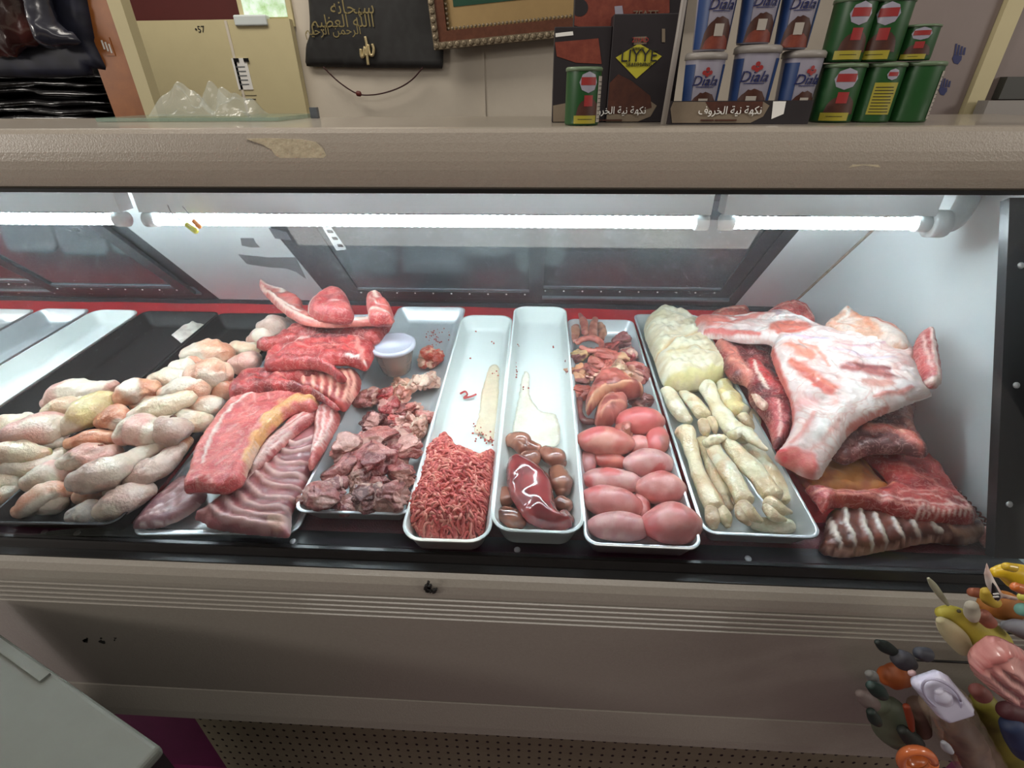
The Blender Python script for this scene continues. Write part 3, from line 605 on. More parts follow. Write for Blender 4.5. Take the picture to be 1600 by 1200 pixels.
for pts in ([(262, 320), (270, 335), (292, 351)], [(285, 322), (292, 330), (303, 346)]):
    V, Fc = tube(crs([vert(*p, .80) for p in pts], False, 5), .0008, 6); mk('wire', V, Fc, 'tape', parent=wn_)

# ================================================================== trays
def rrect(cen, ax, wd, ln, inset, rad, h, seg=7):
    hx, hy = wd/2-inset, ln/2-inset; rad = max(.002, min(rad-inset*.6, hx, hy)); o = []; ay = np.array([-ax[1], ax[0]])
    for qx, qy, a0 in ((1, 1, 0), (-1, 1, 90), (-1, -1, 180), (1, -1, 270)):
        for k in range(seg):
            t = math.radians(a0+90*k/(seg-1)); lx, ly = qx*(hx-rad)+rad*math.cos(t), qy*(hy-rad)+rad*math.sin(t)
            p = cen+ay*(-lx)+ax*ly if False else np.array([cen[0]+lx*ax[1]+ly*ax[0], cen[1]-lx*ax[0]+ly*ax[1]]); o.append(D3(p[0], p[1], h))
    return o
def tray(name, corners, m, label, H=.04, base=0., rad=.02, slope=.012, rim=.004, parts=True, wall=.0018):
    P = [np.array(c) if abs(corners[0][0]) < 5 else np.array(duv(deck(*c, H))[:2]) for c in corners]; fm = (P[0]+P[1])/2; bmid = (P[2]+P[3])/2; ax = nrm(bmid-fm); ln = np.linalg.norm(bmid-fm); cen = (fm+bmid)/2
    wd = (abs(np.dot(P[1]-P[0], [ax[1], -ax[0]]))+abs(np.dot(P[2]-P[3], [ax[1], -ax[0]])))/2
    rings = [(slope+.002, base), (.003, H-.006), (0, H-.0035), (-.0002, H-.001), (.0015, H), (.004, H-.0005), (rim+.001, H-.003), (slope*.75+rim, base+.012), (slope+rim+.002, base+.006), (slope+rim+.008, base+.003)]
    V, Fc, sg = [], [], 28
    for ins, h in rings: V += rrect(cen, ax, wd, ln, ins, rad, h)
    for j in range(len(rings)-1):
        for k in range(sg): Fc.append((j*sg+k, j*sg+(k+1) % sg, (j+1)*sg+(k+1) % sg, (j+1)*sg+k))
    Fc.append(tuple(range(sg-1, -1, -1))); Fc.append(tuple((len(rings)-1)*sg+k for k in range(sg)))
    o = mk(name, V, Fc, m, label=label, cat='tray'); md = o.modifiers.new('edge', 'EDGE_SPLIT'); md.split_angle = math.radians(50)
    return o
tray('metal_tray', [(-1.505, .46), (-1.355, .46), (-1.355, 1.145), (-1.505, 1.145)], 'steel', 'empty shallow tray at the far left edge of the case')
tray('metal_tray', [(-1.345, .455), (-1.205, .455), (-1.205, 1.152), (-1.345, 1.152)], 'steel', 'empty aluminium tray beside white tray at far left', slope=.02)
tray('white_tray', [(-1.195, .45), (-1.062, .45), (-1.062, 1.15), (-1.195, 1.15)], 'white', 'empty white tray left of the black chicken trays', rad=.03)
tray('black_tray', [(-1.052, .455), (-.842, .455), (-.842, 1.146), (-1.052, 1.146)], 'black_tray', 'left black plastic tray holding chicken and a paper scrap', slope=.018)
tray('black_tray', [(-45, 815), (195, 822), (451, 490), (352, 488)], 'black_tray', 'right black plastic tray heaped with chicken beside ribs', slope=.016)
tray('metal_tray', [(205, 830), (462, 838), (612, 492), (468, 490)], 'steel', 'flat aluminium tray lying under the rib racks', H=.014, slope=.008, base=-.001)
t6 = tray('metal_tray', [(458, 795), (640, 808), (727, 482), (625, 476)], 'steel', 'aluminium tray holding cut bones and a plastic cup', slope=.02)
t7 = tray('white_tray', [(622, 843), (766, 847), (801, 492), (722, 492)], 'white', 'white tray holding ground red meat', rad=.032, slope=.012, H=.042)
t8 = tray('white_tray', [(768, 830), (912, 832), (886, 479), (802, 478)], 'white', 'white tray holding liver and kidneys', rad=.032, slope=.012, H=.048, base=.004)
t9 = tray('metal_tray', [(910, 850), (1103, 858), (987, 500), (889, 497)], 'steel', 'aluminium tray holding pink oval organs and dark offal', slope=.014)
t10 = tray('metal_tray', [(1098, 832), (1290, 842), (1092, 492), (990, 490)], 'steel', 'aluminium tray holding animal feet and pale fat', slope=.018)
# ================================================================== chicken
PEACH = ((236, 192, 164), (220, 156, 124)); PINK = ((234, 190, 174), (216, 158, 142)); CREAM = ((238, 220, 190), (228, 194, 162)); GREY = ((224, 200, 184), (200, 168, 152)); YEL = ((226, 210, 150), (214, 186, 138)); ORA = ((226, 164, 128), (206, 132, 100))
def chick(lbl, pts, col, base=.035, tip=None, start=None, kind='chicken_piece', cat='chicken piece', **k):
    pts = [(a, b, c*1.08) for a, b, c in pts]; k.setdefault('fold', .10); k.setdefault('amp', .11); k.setdefault('spots', ((238, 222, 202), 50, .25))
    lobe(kind, pts, m='skin', label=lbl, cat=cat, group=None, base=base, tip=tip, start=start, colA=col[0], colB=col[1], conv=k.pop('conv', c1), **k)
drum = dict(kind='chicken_drumstick', cat='drumstick')
YT = ((214, 196, 96), .82); WT = ((240, 232, 218), .84)
# right black tray
chick('glossy peach chicken thigh at the front left corner of the right black tray', [(90, 1015, 38), (160, 975, 58), (245, 930, 58), (325, 915, 36)], PEACH, .02)
chick('pale pink rounded chicken piece just behind the front corner thigh', [(135, 885, 40), (210, 845, 62), (285, 830, 52)], PINK, .03)
chick('smooth pink chicken thigh behind the streaked drumstick, near tray middle', [(300, 800, 46), (380, 765, 64), (470, 765, 62), (540, 735, 34)], PINK, .038)
chick('big streaked chicken leg with yellow ankle, front of right black tray', [(350, 880, 46), (430, 860, 76), (520, 830, 80), (600, 780, 52), (690, 735, 38), (760, 705, 30)], GREY, .045, tip=((218, 200, 90), .86), **drum)
chick('grey white chicken scrap at the front edge of right black tray', [(345, 1035, 40), (410, 1020, 56), (440, 1045, 40)], ((226, 218, 208), (190, 178, 170)), .02)
chick('grey pink chicken thigh at the front right corner of right black tray', [(475, 1025, 46), (545, 985, 72), (625, 940, 64), (700, 915, 36)], GREY, .02)
chick('chicken leg with orange spot and yellow end against the right tray rim', [(620, 870, 46), (700, 825, 60), (780, 780, 46), (845, 720, 34), (880, 685, 24)], GREY, .035, tip=((212, 200, 110), .84), spots=((214, 150, 110), 50, .4), **drum)
chick('large smooth pink chicken thigh in the middle of right black tray', [(570, 670, 44), (640, 625, 72), (690, 660, 66)], PINK, .055)
chick('two-lobed grey pink chicken thigh right of the large smooth thigh', [(745, 630, 56), (800, 640, 72), (855, 620, 48)], GREY, .05)
chick('cream chicken drumstick lying diagonally above the smooth pink thighs', [(630, 570, 36), (730, 535, 56), (830, 505, 46), (915, 465, 32)], CREAM, .07, **drum)
chick('cream wrinkled chicken skin piece touching the right rim mid tray', [(800, 565, 36), (880, 585, 52), (960, 600, 44)], CREAM, .045)
chick('rounded peach chicken drumstick with white knuckle at the right rim', [(900, 530, 40), (965, 522, 62), (1030, 505, 36), (1065, 493, 24)], PEACH, .035, tip=WT, **drum)
chick('reddish flat chicken piece left of the large smooth pink thigh', [(330, 700, 32), (420, 682, 46), (520, 672, 42)], ORA, .04)
chick('orange rough chicken piece behind the reddish flat piece', [(480, 595, 36), (540, 575, 58), (600, 600, 44)], ORA, .055)
chick('yellow skinned chicken thigh straddling the rim between both black trays', [(295, 640, 26), (380, 575, 64), (470, 515, 64), (535, 490, 34)], YEL, .055, fold=.03)
chick('orange chicken thigh with fat seam at the back left of the heap', [(570, 490, 46), (640, 450, 66), (715, 445, 50)], ORA, .06, fold=.12)
chick('small round peach chicken piece under the orange thigh', [(635, 515, 32), (700, 500, 42)], PEACH, .05)
chick('cream chicken back piece behind the orange thigh', [(720, 405, 36), (800, 395, 50), (880, 400, 46)], CREAM, .05)
chick('peach chicken piece with white joint in the middle back of heap', [(770, 465, 34), (850, 440, 58), (940, 440, 56)], PEACH, .065, fold=.12)
chick('bone-in peach chicken thigh with round end in the back heap', [(905, 380, 46), (985, 368, 72), (1050, 370, 52)], PEACH, .07)
chick('cream knobbly chicken joint left of the bone-in thigh', [(830, 350, 44), (880, 350, 50)], CREAM, .055, fold=.15)
chick('long peach chicken leg at the back of the heap with white seam', [(880, 285, 40), (960, 272, 62), (1040, 275, 56), (1075, 270, 30)], PEACH, .06, tip=WT)
chick('small orange chicken joint under the long back leg', [(900, 315, 36), (970, 320, 30)], ORA, .065, fold=.15)
chick('upright peach chicken piece leaning on the right rim at the back', [(1060, 420, 46), (1050, 455, 52)], PEACH, .045)
chick('pink chicken leg next to the dark red meat at the back right', [(1105, 330, 40), (1150, 322, 54), (1185, 300, 42)], PINK, .05, fold=.12)
chick('cream chicken wing end behind the pink back right leg', [(1100, 255, 36), (1155, 258, 42), (1195, 250, 28)], CREAM, .05)
chick('pinkish chicken drumstick below the white-tipped one, by the upper ribs', [(392, 532, 8), (406, 526, 15), (422, 528, 12)], PINK, .055, conv=cI, **drum)
chick('plump grey pink drumstick with white tip at the very back of chicken', [(414, 514, 15), (430, 510, 19), (446, 506, 11), (456, 500, 8)], GREY, .06, conv=cI, tip=((238, 234, 226), .72), **drum)
# left black tray
chick('pink chicken leg with blunt end at the back of the left tray heap', [(225, 515, 34), (320, 460, 68), (430, 450, 50), (535, 425, 28)], PINK, .05, **drum)
chick('cream folded chicken skin beneath the pink back leg', [(230, 560, 42), (290, 535, 56), (370, 500, 50)], CREAM, .045, fold=.14)
chick('glossy pink chicken breast portion in the left heap', [(50, 665, 50), (160, 640, 82), (265, 600, 56)], PINK, .05, fold=.05)
chick('pale chicken piece at the picture edge beside the glossy breast', [(-20, 630, 56), (55, 620, 62), (130, 600, 52)], CREAM, .035)
chick('white chicken piece with thin film right of the glossy breast', [(140, 705, 46), (215, 685, 54), (290, 695, 36)], ((238, 232, 222), (218, 206, 196)), .035)
chick('cream chicken leg with yellow ankle in the left heap', [(-10, 750, 54), (90, 740, 58), (170, 742, 42), (220, 740, 26)], CREAM, .05, tip=YT, **drum)
chick('long cream chicken piece under the yellow-ankled leg', [(0, 830, 46), (100, 812, 54), (200, 800, 48), (290, 745, 32)], CREAM, .03)
chick('cream chicken piece low at the front of the left heap', [(-20, 895, 56), (60, 880, 50), (100, 865, 34)], CREAM, .02)
chick('peach chicken piece at the lower left picture edge', [(-30, 965, 44), (30, 930, 48), (90, 895, 30)], PEACH, .015)
chick('pale chicken portion half outside the left picture edge', [(-110, 700, 60), (-30, 700, 62)], CREAM, .02)
# under-layer seen between the top pieces
ul = [(220, 900, 'the smooth pink thigh near the left tray edge'), (420, 930, 'the big streaked leg'), (560, 910, 'the end of the big streaked leg'), (480, 700, 'the flat reddish piece'), (760, 700, 'the yellow-ended leg'), (860, 530, 'the diagonal drumstick'), (700, 590, 'the two-lobed thigh'), (790, 480, 'the peach piece with white joint'),
      (900, 440, 'the bone-in thigh'), (1000, 460, 'the upright peach piece'), (1000, 320, 'the long back leg'), (250, 690, 'the yellow skinned thigh'), (720, 770, 'the leg along the right rim'), (240, 980, 'the two glossy front thighs')]
for i, (x, y, nb) in enumerate(ul): chick('pale raw chicken piece mostly hidden beneath '+nb, [(x-42, y+14, 38), (x, y, 54), (x+42, y-12, 38)], (PINK, PEACH, CREAM)[i % 3], .012)
for i, (x, y, nb) in enumerate([(60, 740, 'the yellow-ankled leg of the left heap'), (160, 700, 'the filmy white piece'), (120, 800, 'the long cream piece'), (260, 630, 'the cream folded skin'), (0, 880, 'the low front cream piece'), (430, 480, 'the pink back leg')]):
    chick('pale raw chicken piece mostly hidden beneath '+nb, [(x-42, y+14, 38), (x, y, 54), (x+42, y-12, 38)], (PINK, CREAM)[i % 2], .010)
slab('paper_scrap', [(803, 190), (860, 145), (885, 138), (900, 122), (925, 135), (970, 140), (940, 180), (860, 238), (835, 215)], conv=c1, h=.012, th=.004, r=.008, res=.004, colA=(238, 228, 214), colB=(222, 208, 196), amp=.002, m='fat', smoothout=False, label='torn white paper scrap stuck in the left black tray', cat='paper', tilt=(.2, 0))

# ================================================================== ribs and slabs, left
RED = ((196, 74, 70), (158, 46, 46)); 
def arcs(lst, w_, c, b, op=1): return [(l, w_, c, .6, b, op) for l in lst]
def rib(lbl, *a, nm='rib_rack', cat='ribs', **k):
    k.setdefault('conv', c2)
    if nm == 'rib_rack': k.setdefault('m', 'membrane'); k.setdefault('amp', .0012)
    k['th'] = k['th']*.82; return slab(nm, *a, label=lbl, cat=cat, **k)
rib('pinkish grey rib flap at the front left of the flat tray', [(20, 1100), (60, 1040), (120, 975), (180, 925), (250, 880), (310, 900), (345, 960), (310, 1010), (240, 1060), (150, 1098), (80, 1104)], h=.016, th=.016, r=.02,
    colA=(168, 124, 124), colB=(136, 92, 96), strokes=arcs([[(60, 1078), (130, 1060), (230, 1030), (310, 980)], [(100, 1050), (190, 1010), (290, 950)], [(130, 1012), (210, 968), (290, 920)], [(160, 975), (225, 930), (270, 905)]], 7, (214, 178, 172), .002)+[([(60, 1095), (160, 1092), (250, 1055), (318, 1000)], 9, (228, 206, 200))], fold=.002)
rib('large front rib rack with curved pale bones on the flat tray', [(288, 1055), (360, 1010), (430, 955), (520, 880), (620, 780), (720, 690), (800, 630), (850, 660), (850, 760), (800, 870), (765, 960), (718, 1035), (706, 1135), (640, 1140), (540, 1132), (430, 1118), (360, 1104), (335, 1085)], h=.026, th=.020, r=.02,
    colA=(164, 92, 92), colB=(130, 66, 68), strokes=arcs([[(690, 745), (740, 765), (820, 735)], [(662, 775), (715, 805), (815, 785)], [(630, 808), (690, 850), (800, 845)], [(598, 842), (660, 900), (785, 900)], [(562, 880), (640, 948), (765, 955)], [(518, 920), (590, 992), (742, 1000)], [(478, 960), (560, 1038), (715, 1045)], [(436, 1000), (510, 1068), (700, 1085)], [(380, 1040), (450, 1092), (640, 1120)]], 17, (220, 180, 172), .006)
    +[([(300, 1055), (340, 1040), (360, 1085)], 30, (190, 120, 116)), ([(640, 1090), (670, 1110), (690, 1090)], 38, (222, 178, 158)), ([(705, 1040), (712, 1080), (704, 1130)], 12, (226, 190, 184))])
rib('pink striped meat flap under the yellow fat edge', [(500, 918), (530, 860), (570, 780), (640, 700), (720, 630), (810, 595), (842, 600), (800, 650), (720, 710), (640, 790), (580, 840), (540, 868)], h=.046, th=.018, r=.015,
    colA=(206, 120, 114), colB=(170, 70, 70), strokes=arcs([[(515, 900), (570, 815), (650, 720), (770, 625)], [(540, 870), (620, 770), (720, 680), (800, 630)], [(560, 850), (640, 770), (720, 700)]], 10, (236, 202, 192), .002), nm='meat_slab', cat='meat')
rib('wide marbled red meat slab with white seam and yellow fat edge', [(248, 945), (262, 880), (285, 800), (315, 735), (350, 680), (400, 610), (450, 558), (510, 528), (610, 510), (740, 512), (825, 528), (828, 580), (790, 600), (740, 598), (690, 625), (640, 670), (590, 730), (555, 790), (525, 860), (500, 915), (450, 942), (400, 952), (320, 945)], h=.060, th=.020, r=.014,
    colA=(216, 104, 98), colB=(194, 74, 72), strokes=[([(262, 930), (300, 820), (350, 720), (420, 610), (480, 555)], 26, (222, 120, 112)), ([(340, 850), (372, 750), (420, 660), (480, 590), (545, 548), (620, 522), (700, 520)], 11, (246, 226, 214), .5, .002),
     ([(545, 820), (575, 730), (625, 650), (680, 595), (745, 560), (815, 572)], 40, (232, 172, 104), .4, .003), ([(520, 880), (545, 820), (570, 750)], 14, (240, 206, 180))]
    +[([a, b], 6, (236, 176, 166), 1.2, 0, .75) for a, b in [((270, 900), (330, 880)), ((280, 850), (350, 830)), ((295, 800), (370, 780)), ((315, 745), (390, 730)), ((340, 700), (420, 690)), ((375, 650), (440, 640)), ((410, 600), (470, 610)), ((450, 565), (500, 580)), ((310, 905), (322, 935)), ((500, 560), (520, 600)), ((560, 540), (570, 590)), ((620, 525), (625, 570)), ((440, 720), (500, 680)), ((500, 640), (560, 600)), ((470, 800), (510, 750)), ((400, 860), (450, 820)), ((360, 900), (380, 930)), ((530, 650), (590, 610)), ((560, 700), (600, 640))]], nm='meat_slab', cat='meat', bot=.6)
rib('pale pink meat strip with white strands beside the aluminium bone tray', [(818, 600), (850, 575), (885, 568), (922, 600), (925, 640), (900, 690), (850, 780), (805, 850), (788, 840), (800, 760), (812, 680)], h=.045, th=.022, r=.016,
    colA=(216, 120, 112), colB=(186, 84, 80), strokes=arcs([[(840, 600), (830, 700), (805, 800)], [(870, 590), (860, 690), (820, 790)], [(905, 620), (880, 700), (840, 770)]], 9, (240, 208, 200), .002), nm='meat_slab', cat='meat')
rib('middle rib rack showing a row of pale curved bones', [(690, 455), (780, 430), (870, 420), (1000, 430), (1015, 490), (985, 540), (950, 590), (900, 575), (860, 540), (770, 500)], h=.062, th=.020, r=.014,
    colA=(190, 84, 76), colB=(150, 50, 48), strokes=arcs([[(745, 450), (770, 470), (772, 495)], [(785, 445), (815, 468), (815, 512)], [(822, 440), (855, 470), (850, 530)], [(862, 435), (893, 475), (885, 545)], [(900, 435), (930, 480), (918, 560)], [(938, 435), (965, 490), (948, 570)], [(970, 440), (995, 490), (970, 555)]], 12, (230, 170, 150), .004))
rib('long dark red meat slab across the middle of the rib pile', [(460, 480), (500, 442), (560, 428), (640, 420), (760, 410), (850, 410), (870, 432), (800, 452), (700, 470), (760, 490), (830, 515), (920, 580), (900, 585), (830, 545), (740, 520), (620, 512), (520, 530), (455, 545), (440, 520)], h=.072, th=.026, r=.018,
    colA=(186, 52, 52), colB=(130, 28, 32), strokes=[([(510, 450), (620, 430), (760, 425), (850, 420)], 12, (222, 150, 140), .6, .002), ([(640, 455), (740, 490), (840, 520)], 8, (226, 130, 118)), ([(520, 490), (620, 480), (720, 500)], 10, (206, 74, 70))], nm='meat_slab', cat='meat', fold=.005)
rib('thick red meat slab with white membrane below the top slab', [(592, 405), (610, 360), (660, 320), (760, 290), (880, 272), (1000, 285), (1075, 308), (1068, 370), (1035, 412), (985, 398), (940, 388), (890, 395), (955, 450), (920, 465), (870, 425), (800, 408), (700, 412), (620, 418)], h=.095, th=.026, r=.018,
    colA=(200, 70, 68), colB=(158, 40, 42), strokes=[([(620, 395), (700, 345), (800, 300), (900, 282), (1060, 310)], 9, (238, 196, 186)), ([(810, 300), (880, 300), (960, 296)], 26, (120, 52, 58)), ([(960, 380), (1000, 385), (1040, 405)], 9, (246, 226, 216), .5, .002), ([(740, 330), (800, 345), (900, 340), (1000, 330)], 7, (226, 140, 130)), ([(1010, 310), (1020, 360), (1030, 400)], 16, (226, 140, 130)), ([(640, 380), (760, 370), (860, 380)], 30, (176, 60, 60))], nm='meat_slab', cat='meat', fold=.005)
rib('dark red meat slab directly under the boat-shaped rib plate', [(560, 315), (590, 295), (650, 285), (700, 250), (760, 225), (900, 220), (1060, 215), (1150, 212), (1120, 262), (1075, 302), (1000, 280), (880, 268), (780, 288), (700, 312), (620, 330)], h=.105, th=.026, r=.02,
    colA=(176, 58, 54), colB=(140, 38, 38), strokes=[([(600, 310), (700, 270), (800, 245), (900, 240)], 12, (214, 130, 120)), ([(820, 235), (960, 235), (1120, 225)], 20, (206, 110, 96))], nm='meat_slab', cat='meat', fold=.005)
plate = rib('boat-shaped curved rib plate with white rim on top of the pile', [(574, 32), (590, 28), (625, 52), (690, 72), (755, 110), (762, 145), (800, 172), (860, 190), (960, 200), (1060, 192), (1152, 190), (1155, 207), (1080, 217), (980, 222), (880, 226), (780, 218), (715, 192), (650, 140), (600, 90), (578, 60)], h=.135, th=.014, r=.012, res=.0035,
    colA=(214, 130, 116), colB=(186, 90, 80), strokes=[([(585, 60), (650, 120), (730, 180), (800, 208), (900, 216), (1050, 208), (1150, 200)], 12, (240, 206, 190), .5, .003), ([(590, 40), (640, 60), (690, 90)], 30, (240, 220, 206)), ([(620, 95), (690, 140), (760, 180)], 8, (250, 228, 214), .5, .002), ([(700, 85), (740, 120), (750, 145)], 34, (198, 96, 88))])
rib('red lean meat lump standing in the boat-shaped rib plate', [(785, 160), (800, 138), (840, 110), (880, 84), (925, 80), (955, 100), (975, 140), (985, 190), (930, 203), (860, 198), (810, 188)], h=.150, th=.035, r=.022, colA=(206, 92, 88), colB=(174, 58, 58), strokes=[([(790, 165), (810, 140), (840, 118)], 20, (216, 196, 184)), ([(900, 160), (925, 160)], 14, (240, 214, 204)), ([(870, 110), (930, 95), (955, 130)], 8, (230, 150, 140))], nm='meat_lump', cat='meat')
rib('small upright red meat corner at the right end of the rib plate', [(1040, 112), (1062, 100), (1092, 90), (1120, 118), (1150, 150), (1156, 205), (1110, 212), (1055, 208), (1045, 160)], h=.150, th=.03, r=.018, colA=(216, 104, 94), colB=(182, 62, 60), strokes=[([(1080, 100), (1085, 130), (1110, 140)], 12, (242, 216, 200)), ([(1050, 200), (1060, 185), (1145, 200)], 10, (240, 210, 196)), ([(1060, 130), (1100, 170), (1140, 170)], 7, (240, 190, 180))], nm='meat_lump', cat='meat')

# ================================================================== bone tray
bonel = [(690, 300, 46, 'fatty orange red meat cut farthest back beside the plastic cup', (214, 96, 72), (232, 190, 160)), (555, 425, 42, 'cream fatty cut directly in front of the plastic cup', (232, 176, 150), (244, 216, 190)), (640, 405, 48, 'pale fatty cut with ridges right of the cup base', (236, 190, 170), (246, 222, 200)), (700, 400, 36, 'pale fat strip by the right rim of the bone tray', (232, 186, 166), (244, 220, 200)),
 (395, 485, 48, 'upright brown pink cut touching the left rim, rearmost there', (176, 96, 88), (226, 178, 160)), (478, 470, 40, 'ragged bright red meat piece near the left rim', (176, 36, 40), (216, 110, 104)), (560, 470, 36, 'small cream and pink cut in the middle behind', (214, 140, 120), (240, 206, 180)), (425, 590, 52, 'dark striped cut standing apart near the left rim', (134, 60, 62), (206, 150, 140)), (500, 520, 44, 'bright red cut with white rim left of centre', (168, 54, 56), (224, 166, 156)),
 (535, 592, 36, 'small bright pink cut with white rim at centre', (206, 96, 90), (234, 186, 172)), (560, 535, 34, 'small dusky cut between the red pieces', (160, 84, 80), (214, 160, 148)), (625, 530, 38, 'pink triangular cut right of centre', (204, 116, 106), (236, 190, 172)), (680, 570, 36, 'pale pink cut by the right rim mid tray', (210, 130, 120), (238, 196, 180)), (645, 620, 38, 'cream cartilage cut near the right rim', (224, 170, 150), (240, 206, 186)), (590, 650, 40, 'pink cartilage cut above the flat brown slice', (206, 120, 110), (234, 186, 170)),
 (455, 685, 56, 'pinkish brown flat slice with white seams', (178, 98, 90), (226, 180, 166)), (530, 655, 40, 'greyish pink cut beside the flat slice', (170, 104, 96), (220, 176, 160)), (600, 715, 54, 'brown pink cut with pale face near the right rim', (172, 94, 88), (222, 170, 158)), (300, 725, 50, 'pale mauve membrane-covered cut at the left', (190, 128, 120), (222, 178, 166)), (370, 690, 44, 'grey pink cut behind the mauve piece', (178, 112, 106), (220, 176, 164)),
 (420, 770, 76, 'large hollow vertebra cut with red patch in the front group', (160, 66, 66), (206, 140, 132)), (295, 840, 66, 'dark red folded cut on the left of the front group', (140, 62, 64), (190, 120, 114)), (545, 765, 46, 'brown red strip cut right of the vertebra', (152, 66, 64), (212, 156, 142)), (560, 835, 58, 'large pale edged cut resting on the right rim', (168, 82, 78), (222, 172, 158)), (235, 900, 48, 'dusky cut with pale ridge leaning on the left wall', (158, 88, 86), (216, 174, 160)), (170, 940, 56, 'long pale streaked cut in the front left corner', (176, 104, 100), (224, 184, 172)),
 (120, 965, 36, 'small pale cut at the very front left corner', (190, 128, 120), (226, 190, 176)), (370, 870, 52, 'dark hollow bone cut below the vertebra', (108, 56, 54), (186, 140, 124)), (395, 935, 62, 'round dark bone with white triangular cut face', (134, 74, 70), (224, 190, 172)), (515, 955, 66, 'big grey pink cut by the front right corner', (160, 98, 94), (216, 176, 162)), (285, 985, 38, 'lobed cut overhanging the front rim at left', (162, 84, 82), (206, 146, 136)), (375, 985, 36, 'flat reddish cut on the front rim', (166, 70, 70), (216, 148, 138)), (240, 960, 40, 'dark brown cut low in the front group', (128, 70, 68), (190, 140, 130)),
 (450, 880, 44, 'wine red cut between the two bones', (146, 62, 62), (200, 136, 128)), (340, 770, 40, 'pale folded cut on the upper left of the vertebra', (186, 112, 106), (222, 170, 160)), (500, 700, 36, 'small dark cut below the flat brown slice', (136, 66, 62), (204, 150, 140)), (480, 620, 34, 'small dusky cut right of the striped one', (150, 80, 78), (210, 160, 150)), (610, 590, 34, 'small pale cut between centre and right rim', (208, 140, 126), (238, 200, 182))]
for i, (x, y, r_, lb, ca, cc) in enumerate(bonel):
    rs_ = np.random.RandomState(900+i)
    ca2 = tuple(max(20, c-46) for c in ca)
    chunk('bone_cut', x, y, r_*1.42, conv=c3, seed=300+i, colA=ca, colB=ca2, cut=cc, base=(.012 if r_ < 48 else .02)+(.012 if y > 650 else 0), stretch=(rs_.uniform(.95, 1.3), rs_.uniform(.75, 1.05), rs_.uniform(.5, .7)), ncut=5, amp=.2, label=lb, cat='meat cut', group=None)
# deli cup
cp_ = deck(620, 578, .035); cupR = 35*depth(deck(620, 548, .09))/F
cup = empty('plastic_cup', cp_, 'round translucent plastic cup with lid standing in the bone tray', 'cup')
cm = mat('translucent_plastic', (236, 240, 240), .18, trans=.0, alpha=.38, coat=.3); lm = mat('translucent_lid', (222, 226, 240), .2, alpha=.80, coat=.4)
def lathe(cen, prof, up=n0, seg=40):
    a = x0; b = np.cross(up, a); V = []; 
    for r_, h_ in prof: V += [cen+up*h_+r_*(a*math.cos(t)+b*math.sin(t)) for t in np.linspace(0, 2*math.pi, seg, endpoint=False)]
    n_ = len(prof); Fc = [(j*seg+k, j*seg+(k+1) % seg, (j+1)*seg+(k+1) % seg, (j+1)*seg+k) for j in range(n_-1) for k in range(seg)]
    return np.array(V), Fc
cz = .058
V, Fc = lathe(cp_, [(.001, 0), (cupR*.62, 0), (cupR*.66, .002), (cupR*.92, cz), (cupR*.98, cz+.001), (cupR*.98, cz+.003), (cupR*.9, cz+.001), (cupR*.64, .003), (.001, .003)]); mk('cup_body', V, Fc, cm, parent=cup)
V, Fc = lathe(cp_, [(.001, cz+.005), (cupR*.84, cz+.005), (cupR*.86, cz+.0095), (cupR*.97, cz+.010), (cupR*1.03, cz+.008), (cupR*1.03, cz+.0015), (cupR*1.0, cz+.0015), (cupR*1.0, cz+.0075), (cupR*.85, cz+.008), (cupR*.83, cz+.0035), (.001, cz+.0035)]); mk('cup_lid', V, Fc, lm, parent=cup)
V, Fc = lathe(cp_, [(.001, .004), (cupR*.60, .004), (cupR*.76, .028), (cupR*.74, .032), (.001, .034)]); mk('pale_filling', V, Fc, mat('pale_filling', (226, 184, 160), .6, var=.3, vscale=60), parent=cup)

# ================================================================== minced meat
mo2 = [(690, 690), (720, 665), (762, 640), (790, 645), (805, 680), (830, 705), (880, 725), (930, 742), (975, 712), (998, 725), (990, 800), (975, 900), (952, 1030), (935, 1085), (885, 1120), (800, 1128), (700, 1120), (625, 1085), (592, 1040), (584, 990), (600, 930), (625, 860), (640, 790), (660, 720)]
opx = [c3(*p) for p in mo2]; duvs = np.array([duv(deck(p[0], p[1], .035))[:2] for p in opx]); Bm = crs(duvs, True, 4)
def inside(p, B):
    x, y = p; r_ = False; n_ = len(B)
    for i in range(n_):
        a, b = B[i], B[(i+1) % n_]
        if (a[1] > y) != (b[1] > y) and x < (b[0]-a[0])*(y-a[1])/(b[1]-a[1])+a[0]: r_ = not r_
    return r_
hn = SN(5, 60, 2)
def hmin(p):
    d, _ = segdist(np.array([p]), np.vstack([Bm, Bm[:1]])); q = min(1, d[0]/.045)
    return .012+.036*math.sqrt(max(0, 1-(1-q)**2))+.004*hn(np.array([[p[0], p[1], 0]]))[0]
parts = []; rs_ = np.random.RandomState(12); lo, hi = Bm.min(0), Bm.max(0); cnt = 0
while cnt < 1250:
    p = rs_.uniform(lo, hi)
    if not inside(p, Bm): continue
    th = rs_.uniform(0, 6.28); dth = rs_.normal()*.3; P = []; z0 = rs_.uniform(-.005, .003); zph = rs_.uniform(0, 6.28); L_ = rs_.randint(12, 26); q = p.copy()
    for s in range(L_):
        if inside(q, Bm): P.append(D3(q[0], q[1], hmin(q)+z0+.003*math.sin(zph+s*.5)))
        th += dth+rs_.normal()*.12; q = q+.0019*np.array([math.cos(th), math.sin(th)])
        if rs_.rand() < .12: dth = -dth
    if len(P) < 5: continue
    P = np.array(P); rr = np.full(len(P), .0023); rr[0] = rr[-1] = .0014
    V, Fc = tube(P, rr, 6); f_ = rs_.rand(); cc = lin((228, 118, 106))*f_+lin((186, 68, 64))*(1-f_)
    if rs_.rand() < .2: cc = lin((240, 156, 138))
    Cc = np.tile(cc, (len(V), 1)); parts.append((V, Fc, Cc)); cnt += 1
